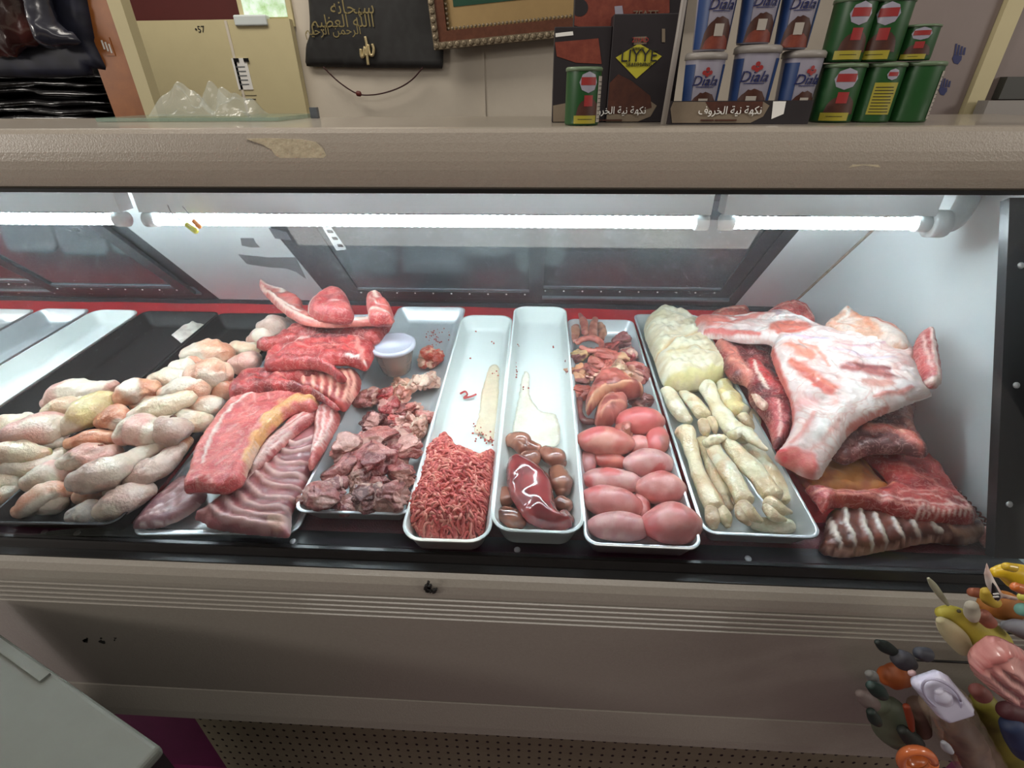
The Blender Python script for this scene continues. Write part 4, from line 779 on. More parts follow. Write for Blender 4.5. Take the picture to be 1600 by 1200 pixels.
g = []; gu = np.linspace(lo[0], hi[0], 40); gv = np.linspace(lo[1], hi[1], 70); idx = {}; Vb = []; Fb = []
for j, v in enumerate(gv):
    for i, u in enumerate(gu):
        if inside((u, v), Bm): idx[(i, j)] = len(Vb); Vb.append(D3(u, v, hmin((u, v))-.006))
for (i, j) in idx:
    if all(k in idx for k in ((i+1, j), (i, j+1), (i+1, j+1))): Fb.append((idx[(i, j)], idx[(i+1, j)], idx[(i+1, j+1)], idx[(i, j+1)]))
parts.append((np.array(Vb), Fb, np.tile(lin((130, 30, 32)), (len(Vb), 1))))
V, Fc, Cc = join(parts)
mk('minced_meat', V, Fc, 'mince', C=Cc, label='heap of ground red meat strands filling the front of the white tray', cat='ground meat', kind='stuff')
def strand(lbl, pts, r_, conv=c3, h=.012):
    P = crs([deck(*conv(*p), h) for p in pts], False, 5); V, Fc = tube(P, r_, 8); mk('meat_strand', V, Fc, 'mince', C=np.tile(lin((186, 50, 48)), (len(V), 1)), label=lbl, cat='meat crumb')
strand('small red meat strand lying alone on the white tray', [(838, 465), (860, 455), (870, 470), (855, 485), (890, 478), (912, 468)], .0022)
# residue in the white trays
resm = mat('meat_residue', (228, 214, 190), .3, var=.12, vscale=50, alpha=.8); resr = mat('red_residue', (188, 74, 60), .4, var=.2, vscale=60)
slab('meat_residue', [(975, 340), (1005, 330), (1020, 360), (1015, 500), (1005, 620), (990, 690), (960, 680), (940, 655), (905, 640), (925, 560), (940, 450)], conv=c3, h=.0085, th=.0008, r=.004, res=.006, colA=(226, 212, 186), colB=(222, 206, 178), m='fat', amp=.0001, parent=t7, label='beige smear of meat residue')
slab('meat_residue', [(200, 470), (222, 350), (250, 360), (250, 450), (300, 520), (370, 540), (382, 660), (300, 690), (230, 660), (172, 640)], conv=c4, h=.0125, th=.0008, r=.004, res=.006, colA=(238, 234, 218), colB=(230, 224, 204), m='fat', amp=.0001, parent=t8, label='beige smear of liver residue')
rs_ = np.random.RandomState(4)
def specks(tr_, conv, lst, h, lb):
    ps = []
    for (x, y, n_, sx, sy) in lst:
        for _ in range(n_):
            q = conv(x+rs_.normal()*sx, y+rs_.normal()*sy); p = deck(q[0], q[1], h); V, Fc = disc_screw(p, n0, rs_.uniform(.0006, .002)); ps.append((V, Fc))
    V, Fc, _ = join(ps); mk('red_specks', V, Fc, resr, parent=tr_, label=lb)
specks(t7, c3, [(910, 172, 2, 3, 3), (990, 232, 3, 12, 6), (885, 300, 2, 2, 2), (1000, 370, 5, 10, 4), (900, 640, 8, 20, 14), (955, 670, 18, 30, 14), (985, 690, 8, 8, 8)], .0095, 'dark red meat specks')
specks(t8, c4, [(200, 228, 3, 3, 3), (355, 235, 2, 3, 3), (192, 340, 6, 3, 30), (230, 420, 4, 20, 5)], .0135, 'brown red specks')
specks(t6, c3, [(720, 180, 16, 30, 10), (730, 225, 14, 20, 10), (700, 200, 10, 30, 14)], .0075, 'small red meat specks')

# ================================================================== liver and kidneys
BRN = ((172, 114, 92), (134, 80, 64))
def org(nm, lbl, pts, col, m='wet', cat='kidney', conv=c4, base=.012, **k):
    pts = [(a, b, c*1.12) for a, b, c in pts]
    k.setdefault('amp', .05); lobe(nm, pts, m=m, label=lbl, cat=cat, conv=conv, base=base, colA=col[0], colB=col[1], **k)
slab('liver', [(150, 765), (165, 738), (200, 728), (240, 740), (290, 775), (330, 810), (352, 860), (362, 930), (390, 990), (438, 1012), (435, 1038), (380, 1052), (320, 1045), (258, 1022), (215, 985), (180, 930), (155, 880), (146, 820)], conv=c4, h=.034, th=.026, r=.03, res=.0035, colA=(158, 66, 66), colB=(128, 48, 50), amp=.003, freq=50, m='wet', bot=.8, label='large glossy dark red liver lying across the white tray', cat='liver', strokes=[([(300, 790), (345, 860), (355, 940), (390, 1000)], 14, (150, 76, 70), .5, -.004)])
org('kidney', 'dark glossy kidney at the back left above the liver', [(170, 650, 34), (205, 655, 44), (225, 690, 34)], BRN)
org('kidney', 'small brown kidney next to the darkest back left one', [(240, 680, 34), (285, 690, 26)], BRN)
org('kidney', 'light brown kidney with white glints behind the liver', [(230, 725, 28), (270, 730, 38)], ((176, 122, 100), (140, 88, 72)))
org('kidney', 'pale brown wide kidney at the back right with red edge', [(320, 705, 32), (370, 730, 46), (390, 755, 30)], ((176, 116, 94), (140, 84, 66)), start=((196, 70, 48), .1))
org('kidney', 'long brown kidney along the right wall by the liver', [(375, 790, 38), (392, 840, 46), (398, 880, 34)], ((160, 104, 80), (122, 72, 56)))
org('kidney', 'brown kidney in front of the long right wall kidney', [(385, 930, 34), (415, 945, 34)], ((156, 98, 78), (120, 70, 54)))
org('kidney', 'small purplish kidney in the front right corner', [(400, 985, 28), (428, 1010, 24)], ((144, 84, 76), (110, 60, 54)))
org('kidney', 'brown kidney against the left wall beside the liver', [(140, 880, 28), (148, 920, 34)], ((158, 102, 80), (120, 72, 58)))
org('kidney', 'wide brown kidney in the front left corner', [(135, 980, 36), (180, 1000, 42), (215, 1025, 24)], ((158, 100, 80), (116, 68, 54)))
# ================================================================== pink ovals
PK = ((226, 160, 152), (212, 130, 126)); PK2 = ((226, 176, 170), (210, 146, 142))
def oval(lbl, x, y, a, b, col=PK, ang=0, base=.012, **k):
    a *= 1.06; b *= 1.10; ca, sa = math.cos(math.radians(ang)), math.sin(math.radians(ang)); k.setdefault('amp', .035)
    if a >= b: pts = [(x+a*t*ca, y+a*t*sa, b*math.sqrt(max(.0, 1-t*t))**.85) for t in (-.93, -.8, -.6, -.3, 0, .3, .6, .8, .93)]
    else: pts = [(x, y+b*t, a*math.sqrt(max(.0, 1-t*t))**.85) for t in (-.93, -.8, -.6, -.3, 0, .3, .6, .8, .93)]
    k.setdefault('spots', ((206, 104, 102), 90, .5)); k.setdefault('flat', .8); k['n'] = 4
    lobe('oval_organ', pts, m='gland', label=lbl, cat='organ', conv=c4, colA=col[0], colB=col[1], base=base, seg=40, **k)
oval('pale pink oval organ at the front left corner of its tray', 650, 1035, 132, 66, PK2, 2)
oval('big round red pink organ at the front right corner of its tray', 882, 1020, 104, 92, PK)
oval('oval pink organ in the second row from the front, left side', 615, 925, 124, 72, PK, 10)
oval('small narrow pink organ wedged between second row organs', 750, 945, 38, 58, PK, 0)
oval('round red pink organ with a fold, second from front at the right', 835, 862, 86, 76, PK)
oval('long pale pink oval organ, third from the front at left', 620, 832, 124, 60, PK2, 6)
oval('round pink organ at the right wall, third from the front', 780, 752, 94, 66, PK2)
oval('small oval organ with orange tint in the middle of the pink ones', 610, 740, 70, 42, ((216, 128, 112), (196, 100, 88)), 12)
oval('small mauve organ by the left wall', 514, 742, 34, 52, ((196, 136, 132), (170, 108, 106)))
oval('large glossy pink oval organ with pale band, at the rear left', 587, 655, 112, 68, ((226, 158, 142), (208, 120, 110)), 4, base=.02)
oval('bright red pink round organ touching the dark offal', 742, 562, 84, 68, ((226, 130, 124), (212, 104, 102)), base=.02)
oval('short pink organ below the brown round one', 738, 672, 56, 46, PK)
oval('smooth brown round organ on the right wall', 822, 655, 50, 54, ((176, 106, 92), (144, 76, 66)), base=.02)
# dark offal behind them (photo region c8)
OF = ((178, 108, 96), (128, 66, 60))
def off(lbl, x, y, r_, s, stretch=(1.1, .9, .6), ca=OF[0], cb=OF[1], cut=(222, 172, 146), base=.02, rot=None, amp=.2):
    chunk('offal_piece', x, y, r_*1.25, conv=c8, seed=s, colA=ca, colB=cb, cut=cut, stretch=stretch, base=base, rot=rot, amp=amp, m='gland', label=lbl, cat='offal', ncut=3)
def offl(lbl, pts, ca, cb, base=.02, **k):
    k.setdefault('fold', .15); k.setdefault('amp', .12); lobe('offal_piece', pts, m='gland', conv=c8, label=lbl, cat='offal', colA=ca, colB=cb, base=base, **k)
offl('tan elongated offal strip at the far left back', [(205, 190, 30), (200, 260, 42), (185, 320, 40)], (200, 146, 118), (166, 104, 88), flat=.5)
offl('pointed pink brown offal strip standing at the back', [(240, 110, 14), (270, 170, 34), (285, 260, 34)], (194, 126, 110), (160, 92, 82), base=.035)
offl('ribbed tan offal strip right of the pointed strip', [(365, 150, 26), (350, 220, 40), (345, 290, 38)], (206, 144, 124), (170, 106, 92), base=.03)
offl('brown ribbed offal strip at the back right of its group', [(405, 190, 30), (425, 250, 38), (415, 310, 32)], (190, 138, 112), (150, 100, 80))
offl('curled tan and red offal ring in the back group', [(220, 340, 26), (270, 310, 30), (350, 305, 30), (415, 345, 28), (400, 395, 26), (320, 405, 26), (250, 380, 22)], (198, 118, 104), (160, 84, 76), base=.04, fold=.05)
off('dark mauve offal piece with white skin by the right wall', 580, 320, 88, 11, (1.1, .75, .6), (140, 84, 82), (112, 62, 64), (208, 176, 168))
off('wine red smooth offal piece right of the curled ring', 490, 390, 66, 12, (1.1, .8, .6), (156, 72, 66), (120, 48, 46), (170, 90, 82))
off('red and white offal piece on the right wall behind the cream cube', 640, 435, 84, 13, (1.2, .7, .65), (166, 74, 72), (128, 52, 54), (226, 190, 172))
off('purple grey offal piece on the left with cream tip', 240, 440, 76, 14, (1.2, .7, .6), (150, 92, 88), (118, 70, 68), (222, 184, 130))
off('large reddish offal piece with creamy top at the middle', 480, 470, 105, 15, (1.3, .6, .5), (178, 96, 84), (138, 62, 56), (226, 184, 140))
off('brown offal piece with yellow fat on the left wall', 240, 590, 92, 16, (.9, 1.1, .7), (156, 88, 80), (114, 60, 56), (220, 164, 124))
off('small hollow offal tube piece with pale rim', 350, 590, 66, 17, (.9, 1, .7), (150, 76, 66), (104, 48, 44), (226, 178, 150), base=.03)
off('pink ridged offal piece left of the cream one', 385, 510, 70, 22, (1.1, .8, .6), (186, 106, 94), (146, 74, 66), (222, 176, 150), base=.03)
off('dark red upright offal piece in the centre', 470, 540, 62, 18, (.7, 1.1, .8), (160, 74, 64), (118, 48, 44), (190, 110, 94), base=.03)
off('cream and grey offal piece beside the boxy pink one', 585, 560, 78, 19, (.95, .95, .75), (206, 164, 128), (166, 120, 100), (226, 196, 160), base=.03)
off('boxy pink offal cube by the right wall', 705, 580, 88, 20, (.8, 1.05, .7), (182, 98, 88), (140, 70, 66), (226, 172, 150))
off('brown red offal piece low on the left wall', 240, 740, 74, 21, (1.0, .8, .6), (166, 78, 62), (126, 60, 50), (206, 150, 136))
slab('offal_piece', [(285, 870), (300, 780), (345, 690), (390, 625), (470, 600), (560, 620), (650, 665), (720, 710), (760, 755), (720, 775), (640, 790), (560, 780), (470, 790), (390, 840), (340, 900), (300, 925)], conv=c8, h=.055, th=.028, r=.02, res=.0035, m='gland', colA=(174, 92, 80), colB=(134, 60, 54), amp=.003, label='large triangular brown offal fold draped over the group', cat='offal', strokes=[([(300, 900), (380, 820), (480, 765), (640, 755)], 30, (208, 150, 116), .5, .003), ([(450, 760), (560, 735), (640, 745)], 14, (96, 44, 38), .5, -.004), ([(560, 650), (660, 700), (740, 760)], 26, (212, 156, 124))])
slab('offal_piece', [(365, 1005), (362, 930), (385, 860), (430, 810), (520, 795), (600, 810), (632, 850), (600, 910), (560, 960), (500, 1005), (430, 1015)], conv=c8, h=.04, th=.028, r=.02, res=.0035, m='gland', colA=(184, 110, 98), colB=(140, 70, 64), label='ribbed pinkish offal pouch in front of the triangular fold', cat='offal', strokes=arcs([[(380, 980), (400, 900), (500, 830)], [(400, 1000), (470, 930), (610, 880)]], 14, (218, 160, 136), .003)+[([(450, 850), (520, 830), (540, 830)], 16, (96, 48, 44), .5, -.003)])
offl('dark curved offal tube along the left wall', [(235, 800, 32), (235, 900, 34), (275, 975, 30), (350, 985, 26)], (146, 90, 80), (106, 58, 54), fold=.1)
off('brown offal scrap by the right wall in front of the fold', 735, 810, 84, 23, (1.1, .7, .6), (160, 94, 84), (118, 66, 60), (216, 170, 150))
off('crinkled tan offal scrap squeezed between two pink organs', 610, 1040, 80, 24, (.8, 1.2, .7), (176, 96, 84), (136, 66, 60), (218, 158, 136), base=.03)
# ================================================================== feet and fat tray
FT = ((238, 224, 188), (222, 198, 156))
def foot(lbl, pts, base=.012, hoof=None, toes=None, **k):
    k.setdefault('fold', .05); k.setdefault('amp', .09); k.setdefault('colA', FT[0]); k.setdefault('colB', FT[1]); k.setdefault('spots', ((238, 232, 206), 120, .3))
    V, Fc, Cc = lobe_geo(pts, conv=c5, base=base, **k)
    o = mk('animal_foot', V, Fc, 'skin', C=Cc, label=lbl, cat='animal foot')
    for h_ in (hoof or []):
        V, Fc, Cc = lobe_geo(h_, conv=c5, base=base+.004, colA=(226, 206, 168), colB=(196, 170, 136), amp=.05, flat=.9); mk('hoof', V, Fc, 'skin', parent=o, C=Cc, label='pale cloven hoof half')
    return o
foot('short whitish foot piece at the left, just under the fat lump', [(190, 455, 34), (215, 500, 38), (250, 560, 38), (285, 590, 26)], .015, colA=(240, 234, 208), colB=(222, 208, 172), fold=.12)
foot('yellowish foot with split toes second from left in the rear row', [(262, 462, 22), (310, 505, 36), (350, 560, 40)], .018, hoof=[[(355, 600, 26), (365, 640, 24), (372, 662, 12)], [(395, 590, 26), (408, 625, 22), (412, 648, 11)]])
foot('long pale foot bone shaft running from the fat lump to the centre', [(370, 430, 40), (400, 490, 36), (440, 560, 42), (500, 630, 50), (560, 660, 44)], .022, colA=(240, 228, 192), colB=(226, 208, 166))
foot('yellow foot with dark-tipped hooves at the right of the rear row', [(455, 425, 36), (475, 480, 46), (520, 545, 48)], .02, colA=(232, 216, 154), colB=(216, 196, 136), hoof=[[(540, 570, 28), (565, 600, 26), (590, 628, 12)], [(580, 555, 24), (605, 590, 22), (615, 618, 10)]])
foot('knobbly long foot on the left with a red spot', [(268, 645, 48), (290, 690, 42), (310, 760, 32), (335, 840, 36), (375, 920, 46), (410, 990, 48)], .022, hoof=[[(395, 1010, 30), (400, 1060, 34), (405, 1090, 20)], [(440, 1010, 30), (460, 1050, 32), (470, 1082, 18)]], spots=((200, 84, 60), 60, .75))
foot('foot lying low between the knobbly foot and the middle foot', [(350, 690, 34), (390, 770, 38), (425, 860, 42), (465, 940, 40)], .008, hoof=[[(455, 960, 28), (475, 1000, 24)], [(490, 945, 24), (505, 985, 20)]])
foot('middle front foot with ridged ankle and round hooves', [(395, 700, 34), (420, 750, 40), (470, 820, 44), (510, 890, 46), (545, 960, 46)], .03, hoof=[[(545, 990, 34), (575, 1030, 36), (625, 1060, 16)], [(530, 1000, 26), (540, 1040, 28), (570, 1075, 14)]])
foot('large right front foot with dark hoof tip', [(470, 690, 36), (520, 750, 42), (590, 820, 48), (640, 890, 48), (680, 940, 50)], .032, hoof=[[(670, 975, 38), (710, 1005, 36), (765, 1020, 12)], [(660, 1000, 30), (690, 1040, 28), (740, 1055, 12)]])
foot('rear right foot shaft against the right tray wall', [(560, 670, 44), (600, 730, 38), (650, 800, 38), (700, 880, 42), (735, 960, 34)], .012)
foot('torn white cartilage knob in the centre of the feet', [(490, 660, 26), (540, 640, 30), (590, 680, 28), (650, 725, 14)], .05, colA=(240, 236, 206), colB=(224, 212, 170), fold=.2, amp=.2)
foot('pale foot end low at the front right corner of its tray', [(600, 1075, 34), (680, 1085, 38), (760, 1085, 34)], .005, colA=(226, 216, 188), colB=(202, 186, 150))
foot('frayed white sinew end on the left of the cartilage knob', [(370, 700, 20), (410, 680, 26), (450, 670, 20)], .045, colA=(240, 238, 212), colB=(226, 216, 180), fold=.2, amp=.2)
slab('fat_lump', [(78, 165), (95, 125), (140, 103), (215, 103), (280, 125), (335, 165), (365, 220), (410, 280), (455, 340), (470, 375), (445, 400), (400, 415), (340, 442), (280, 448), (190, 432), (158, 400), (140, 350), (120, 290), (90, 220)], conv=c5, h=.035, th=.042, r=.035, res=.0035,
     colA=(238, 230, 204), colB=(226, 212, 176), amp=.004, freq=120, fold=.003, ff=70, m='fat', label='large cream coloured lump of fat at the back of the feet tray', cat='fat',
     strokes=[([(120, 325), (200, 285), (290, 255), (360, 240)], 12, (222, 190, 140), .6, -.008), ([(290, 130), (330, 165), (350, 210)], 24, (228, 178, 140)), ([(180, 340), (280, 320), (380, 330)], 20, (228, 206, 160)), ([(180, 425), (300, 430), (440, 395)], 26, (230, 220, 160))], bot=.5)

# ================================================================== large cuts at the right
def cut(nm, lbl, *a, cat='meat', **k): k.setdefault('conv', c6); k.setdefault('res', .0038); return slab(nm, *a, label=lbl, cat=cat, **k)
cut('rib_rack', 'brown rib rack with white bones at the front right corner', [(520, 1045), (540, 985), (552, 915), (580, 880), (660, 865), (800, 890), (940, 920), (1060, 930), (1150, 930), (1190, 975), (1180, 1005), (1100, 1022), (1000, 1012), (930, 1018), (860, 1035), (760, 1052), (660, 1070), (580, 1068)], h=.008, th=.022, r=.02,
    m='membrane', amp=.001, colA=(132, 72, 56), colB=(96, 50, 40), strokes=[(l, 13, (236, 222, 208), .35, .004) for l in ([(552, 930), (560, 990), (592, 1055)], [(606, 910), (618, 980), (652, 1055)], [(668, 915), (684, 980), (718, 1045)], [(728, 935), (744, 985), (782, 1035)], [(800, 955), (818, 990), (850, 1022)], [(872, 965), (890, 990), (920, 1010)], [(950, 970), (975, 990), (1000, 1000)])]
    +[([(525, 1045), (580, 1064), (660, 1066), (800, 1046), (930, 1016), (1050, 1010)], 8, (222, 170, 150)), ([(556, 905), (600, 880), (700, 880), (850, 900), (1000, 925)], 16, (92, 62, 44)), ([(1040, 990), (1120, 1000), (1180, 985)], 26, (166, 122, 96))], fold=.002, cat='ribs')
cut('meat_slab', 'broad amber brown fat covered slab lying beneath the carcass', [(385, 675), (480, 640), (580, 630), (660, 640), (710, 690), (770, 760), (812, 800), (740, 815), (640, 812), (560, 805), (475, 795), (430, 740)], h=.022, th=.012, r=.02,
    colA=(190, 128, 68), colB=(158, 92, 52), strokes=[([(400, 690), (440, 740), (480, 790)], 40, (172, 84, 70)), ([(600, 680), (680, 700), (760, 780)], 12, (140, 86, 60))], m='fat')
cut('meat_slab', 'wide red meat slab with white streaks above the brown ribs', [(640, 650), (720, 620), (830, 625), (930, 650), (1000, 700), (1050, 780), (1100, 850), (1150, 905), (1148, 935), (1080, 938), (980, 930), (860, 915), (760, 885), (640, 872), (570, 870), (540, 895), (515, 860), (480, 815), (466, 795), (520, 800), (640, 812), (760, 800), (800, 770), (740, 700)], h=.030, th=.020, r=.018,
    colA=(202, 84, 78), colB=(160, 50, 50), strokes=[([(475, 800), (600, 812), (720, 808), (815, 795)], 12, (240, 160, 130), .5, .002), ([(500, 825), (640, 830), (760, 850)], 8, (236, 160, 140)), ([(530, 845), (680, 850), (820, 880), (960, 905)], 9, (232, 150, 136)), ([(740, 850), (860, 870), (1000, 890), (1130, 920)], 7, (240, 190, 180)), ([(1040, 860), (1090, 870), (1140, 895)], 7, (246, 206, 196)), ([(900, 850), (980, 860), (1060, 900)], 6, (240, 186, 176)), ([(1010, 890), (1080, 900), (1140, 925)], 8, (244, 206, 196)), ([(800, 720), (860, 740), (930, 780)], 6, (224, 130, 124)), ([(860, 760), (960, 800), (1020, 850)], 6, (228, 140, 130)), ([(650, 660), (760, 665), (900, 670)], 40, (120, 54, 52)), ([(820, 840), (900, 830), (980, 835)], 7, (236, 160, 150)), ([(520, 855), (545, 850), (560, 865)], 26, (200, 90, 86))]
    +[([(900+20*k, 905-4*abs(k-5)), (912+20*k, 925)], 6, (244, 206, 196)) for k in range(11)])
cut('meat_piece', 'dark purple brown meat flap hanging behind the carcass edge', [(560, 645), (640, 560), (720, 500), (800, 460), (870, 430), (915, 440), (905, 520), (930, 580), (965, 635), (950, 665), (880, 650), (800, 650), (720, 655), (640, 690), (590, 680)], h=.075, tilt=(-.25, 0), th=.018, r=.018,
    colA=(134, 72, 68), colB=(98, 48, 48), strokes=[([(710, 575), (780, 575), (850, 590), (930, 640)], 34, (206, 104, 88), .7, .003), ([(715, 570), (790, 562), (860, 600)], 10, (232, 160, 134)), ([(800, 480), (880, 500), (890, 560)], 40, (164, 104, 90)), ([(720, 600), (800, 630), (900, 655)], 14, (90, 44, 44))], fold=.004)
cut('meat_piece', 'dark red hollow side of the carcass with bones by the feet tray', [(92, 215), (125, 198), (200, 190), (310, 205), (340, 270), (345, 340), (395, 430), (415, 520), (400, 580), (340, 630), (318, 560), (290, 500), (240, 440), (225, 372), (165, 350), (120, 285)], h=.058, th=.022, r=.018,
    colA=(140, 48, 50), colB=(96, 30, 34), strokes=[([(105, 215), (150, 265), (190, 330), (225, 365)], 40, (216, 128, 112), .5, .005), ([(180, 215), (210, 225), (230, 240)], 36, (236, 196, 180), .5, .006), ([(240, 240), (300, 230), (330, 250)], 26, (206, 96, 80)), ([(245, 320), (290, 370), (340, 410), (385, 450)], 52, (206, 62, 62), .4, .007), ([(238, 318), (262, 372), (300, 420)], 9, (246, 220, 204), .4, .002), ([(330, 470), (345, 530), (340, 600)], 34, (196, 90, 92)), ([(340, 470), (352, 540), (345, 605)], 7, (240, 190, 180)), ([(370, 440), (385, 490), (375, 550)], 30, (176, 74, 80)), ([(330, 300), (350, 340), (390, 400)], 34, (112, 42, 46), .5, -.004), ([(150, 300), (190, 320), (215, 350)], 10, (240, 170, 150))], fold=.004)
cut('meat_piece', 'small pale flap sticking out beside the hollow of the carcass', [(245, 405), (262, 412), (300, 440), (315, 462), (290, 472), (262, 445)], h=.075, th=.008, r=.008, colA=(232, 200, 178), colB=(212, 160, 140))
cut('meat_piece', 'reddish meat scrap on the red mat behind the carcass shank', [(75, 92), (110, 72), (190, 58), (235, 70), (225, 98), (150, 108), (95, 108)], h=.035, th=.016, r=.014, colA=(206, 104, 88), colB=(168, 64, 58), strokes=[([(100, 95), (160, 75), (210, 75)], 8, (236, 180, 160))])
cut('meat_piece', 'red meat piece rising behind the carcass shoulder', [(290, 98), (320, 68), (365, 42), (430, 34), (470, 50), (505, 112), (470, 118), (400, 100), (340, 95)], h=.1, th=.016, r=.02, colA=(204, 92, 82), colB=(168, 58, 56), strokes=[([(320, 80), (380, 60), (440, 55)], 8, (236, 170, 156)), ([(440, 60), (470, 80), (490, 108)], 7, (240, 186, 170))], fold=.003)
cut('meat_piece', 'white and orange fat covered flank leaning on the white end wall', [(545, 128), (590, 95), (630, 58), (652, 60), (700, 95), (780, 110), (860, 150), (890, 205), (860, 225), (760, 200), (660, 180), (580, 160)], h=.165, th=.014, r=.018, colA=(240, 220, 206), colB=(228, 176, 146), strokes=[([(640, 70), (700, 120), (740, 160)], 16, (232, 156, 120)), ([(600, 130), (640, 100), (650, 70)], 10, (246, 236, 224)), ([(700, 110), (780, 130), (850, 160)], 8, (206, 100, 84)), ([(560, 130), (640, 150), (720, 160)], 8, (236, 170, 140)), ([(780, 150), (850, 180), (880, 210)], 26, (238, 226, 216))], tilt=(-.4, 0))
cut('meat_piece', 'upright red rib end with white edge at the far right of carcass', [(905, 232), (918, 185), (945, 152), (985, 145), (998, 200), (1010, 270), (1022, 350), (1002, 380), (968, 378), (940, 340), (920, 290)], h=.205, th=.014, r=.016, colA=(196, 92, 88), colB=(160, 58, 58), strokes=[([(965, 155), (975, 230), (985, 320), (1000, 370)], 10, (240, 214, 204), .5, .002), ([(930, 180), (945, 250), (965, 330)], 9, (232, 186, 178)), ([(945, 360), (985, 372), (1015, 355)], 22, (238, 220, 208))])
WH = ((240, 228, 222), (226, 204, 198))
cut('carcass', 'large white skinned carcass shoulder with red patches on the right', [(14, 118), (35, 102), (80, 98), (180, 102), (260, 92), (330, 82), (380, 78), (430, 95), (500, 125), (560, 152), (660, 168), (760, 176), (850, 180), (890, 205), (915, 245), (930, 300), (965, 372), (985, 395), (940, 412), (900, 425), (840, 448), (760, 475), (700, 502), (645, 540), (600, 590), (560, 640), (525, 685), (470, 685), (400, 660), (338, 628), (370, 590), (400, 545), (412, 500), (400, 440), (370, 380), (345, 330), (325, 270), (330, 230), (300, 210), (220, 205), (130, 185), (60, 178), (25, 160)], h=.112, tilt=(-.30, 0), th=.022, r=.030, res=.0034,
    colA=WH[0], colB=WH[1], amp=.003, freq=110, fold=.0018, ff=90, cf=90, bot=.35, strokes=[([(760, 250), (860, 250), (910, 300)], 30, (232, 200, 190), .9), ([(400, 600), (460, 560), (500, 500)], 14, (214, 150, 140), .9, .001), ([(440, 240), (520, 290), (560, 340)], 12, (222, 150, 130), .8), ([(600, 250), (700, 260), (800, 230)], 10, (214, 170, 180), .8, .002), ([(560, 430), (600, 500), (560, 560)], 12, (226, 182, 172), .9), ([(740, 440), (820, 420), (900, 400)], 12, (214, 140, 128), .8, .002), ([(340, 130), (420, 120), (520, 150)], 12, (250, 244, 242), .6, .003), ([(450, 210), (520, 205), (620, 220)], 14, (248, 242, 238), .6, .003), ([(800, 330), (850, 360), (900, 380)], 20, (236, 214, 204), .8, .002), ([(640, 200), (720, 215), (830, 225)], 14, (244, 232, 226), .6, .003), ([(460, 620), (520, 600), (560, 560)], 10, (226, 190, 182)), 
    ([(18, 130), (50, 125), (100, 140), (160, 150)], 70, (222, 122, 108), .6), ([(120, 120), (200, 125), (260, 130)], 10, (206, 96, 88)), ([(60, 170), (160, 180), (280, 195)], 18, (206, 100, 92)), ([(100, 150), (180, 160), (240, 165)], 8, (246, 226, 220)), ([(190, 140), (250, 125), (320, 105)], 26, (216, 130, 120)),
    ([(345, 185), (400, 165), (460, 165)], 70, (206, 108, 90), .4), ([(360, 200), (420, 195), (475, 180)], 20, (196, 90, 74)), ([(345, 100), (352, 112)], 34, (176, 158, 166)), ([(590, 172), (660, 178), (755, 182)], 24, (212, 96, 84), .4), ([(470, 120), (540, 155), (600, 178)], 16, (214, 120, 104)),
    ([(390, 265), (450, 285), (480, 310)], 44, (218, 136, 112), .7), ([(420, 330), (480, 370), (560, 420)], 44, (204, 100, 76), .6), ([(430, 355), (500, 395), (545, 425)], 16, (190, 76, 58)), ([(500, 410), (560, 430)], 22, (198, 84, 68)),
    ([(630, 345), (700, 340), (790, 370)], 46, (164, 88, 84), .5), ([(640, 330), (720, 335), (800, 345)], 16, (140, 66, 66)), ([(700, 390), (760, 400), (810, 390)], 22, (216, 160, 146)), ([(860, 300), (900, 320), (930, 340)], 46, (222, 190, 182)), ([(905, 240), (925, 290), (945, 330)], 18, (206, 120, 112)),
    ([(420, 480), (460, 470), (510, 460)], 34, (226, 176, 172), .8), ([(500, 580), (560, 520), (620, 470)], 20, (244, 238, 232), .8), ([(380, 640), (430, 645), (500, 670)], 56, (208, 104, 98), .5, .002), ([(345, 620), (380, 640)], 20, (206, 70, 72)), ([(640, 540), (700, 500), (800, 455)], 12, (210, 130, 118)), ([(330, 250), (350, 330), (385, 400), (405, 470), (405, 530)], 16, (214, 110, 100)),
    ([(560, 320), (640, 400), (720, 430)], 14, (244, 238, 230), .6, .002), ([(360, 240), (560, 210), (760, 250)], 26, (246, 240, 238), .8, .002), ([(380, 230), (470, 230), (560, 240)], 12, (206, 186, 206)), ([(560, 270), (680, 290), (820, 300)], 18, (222, 206, 214))],
    m='hide', drape=lambda a, b: .014*np.exp(-((a+.02)/.09)**2-((b-.04)/.09)**2)-.25*np.maximum(0, -b-.07), cat='carcass')
V, Fc, Cc = [], [], []
net = []
for i in range(9):
    for j in range(3):
        q = [c6(1030+20*i+14*j, 800+21*i-10*j), c6(1052+20*i+14*j, 806+21*i-10*j), c6(1048+20*i+14*j, 822+21*i-10*j)]
        net.append(tube(crs([deck(*p, .012+.006*((k+j) % 2)) for k, p in enumerate(q)], False, 4), .0014, 6))
V, Fc, _ = join(net); mk('mesh_edging', V, Fc, mat('brown_netting', (110, 58, 48), .5), label='brown knotted netting strip along the foot of the end wall', cat='netting')
cut('meat_piece', 'pale meat scrap at the very front right corner of the deck', [(1165, 965), (1200, 950), (1235, 985), (1248, 1015), (1215, 1035), (1175, 1005)], h=.01, th=.016, r=.012, colA=(200, 148, 134), colB=(150, 92, 84))

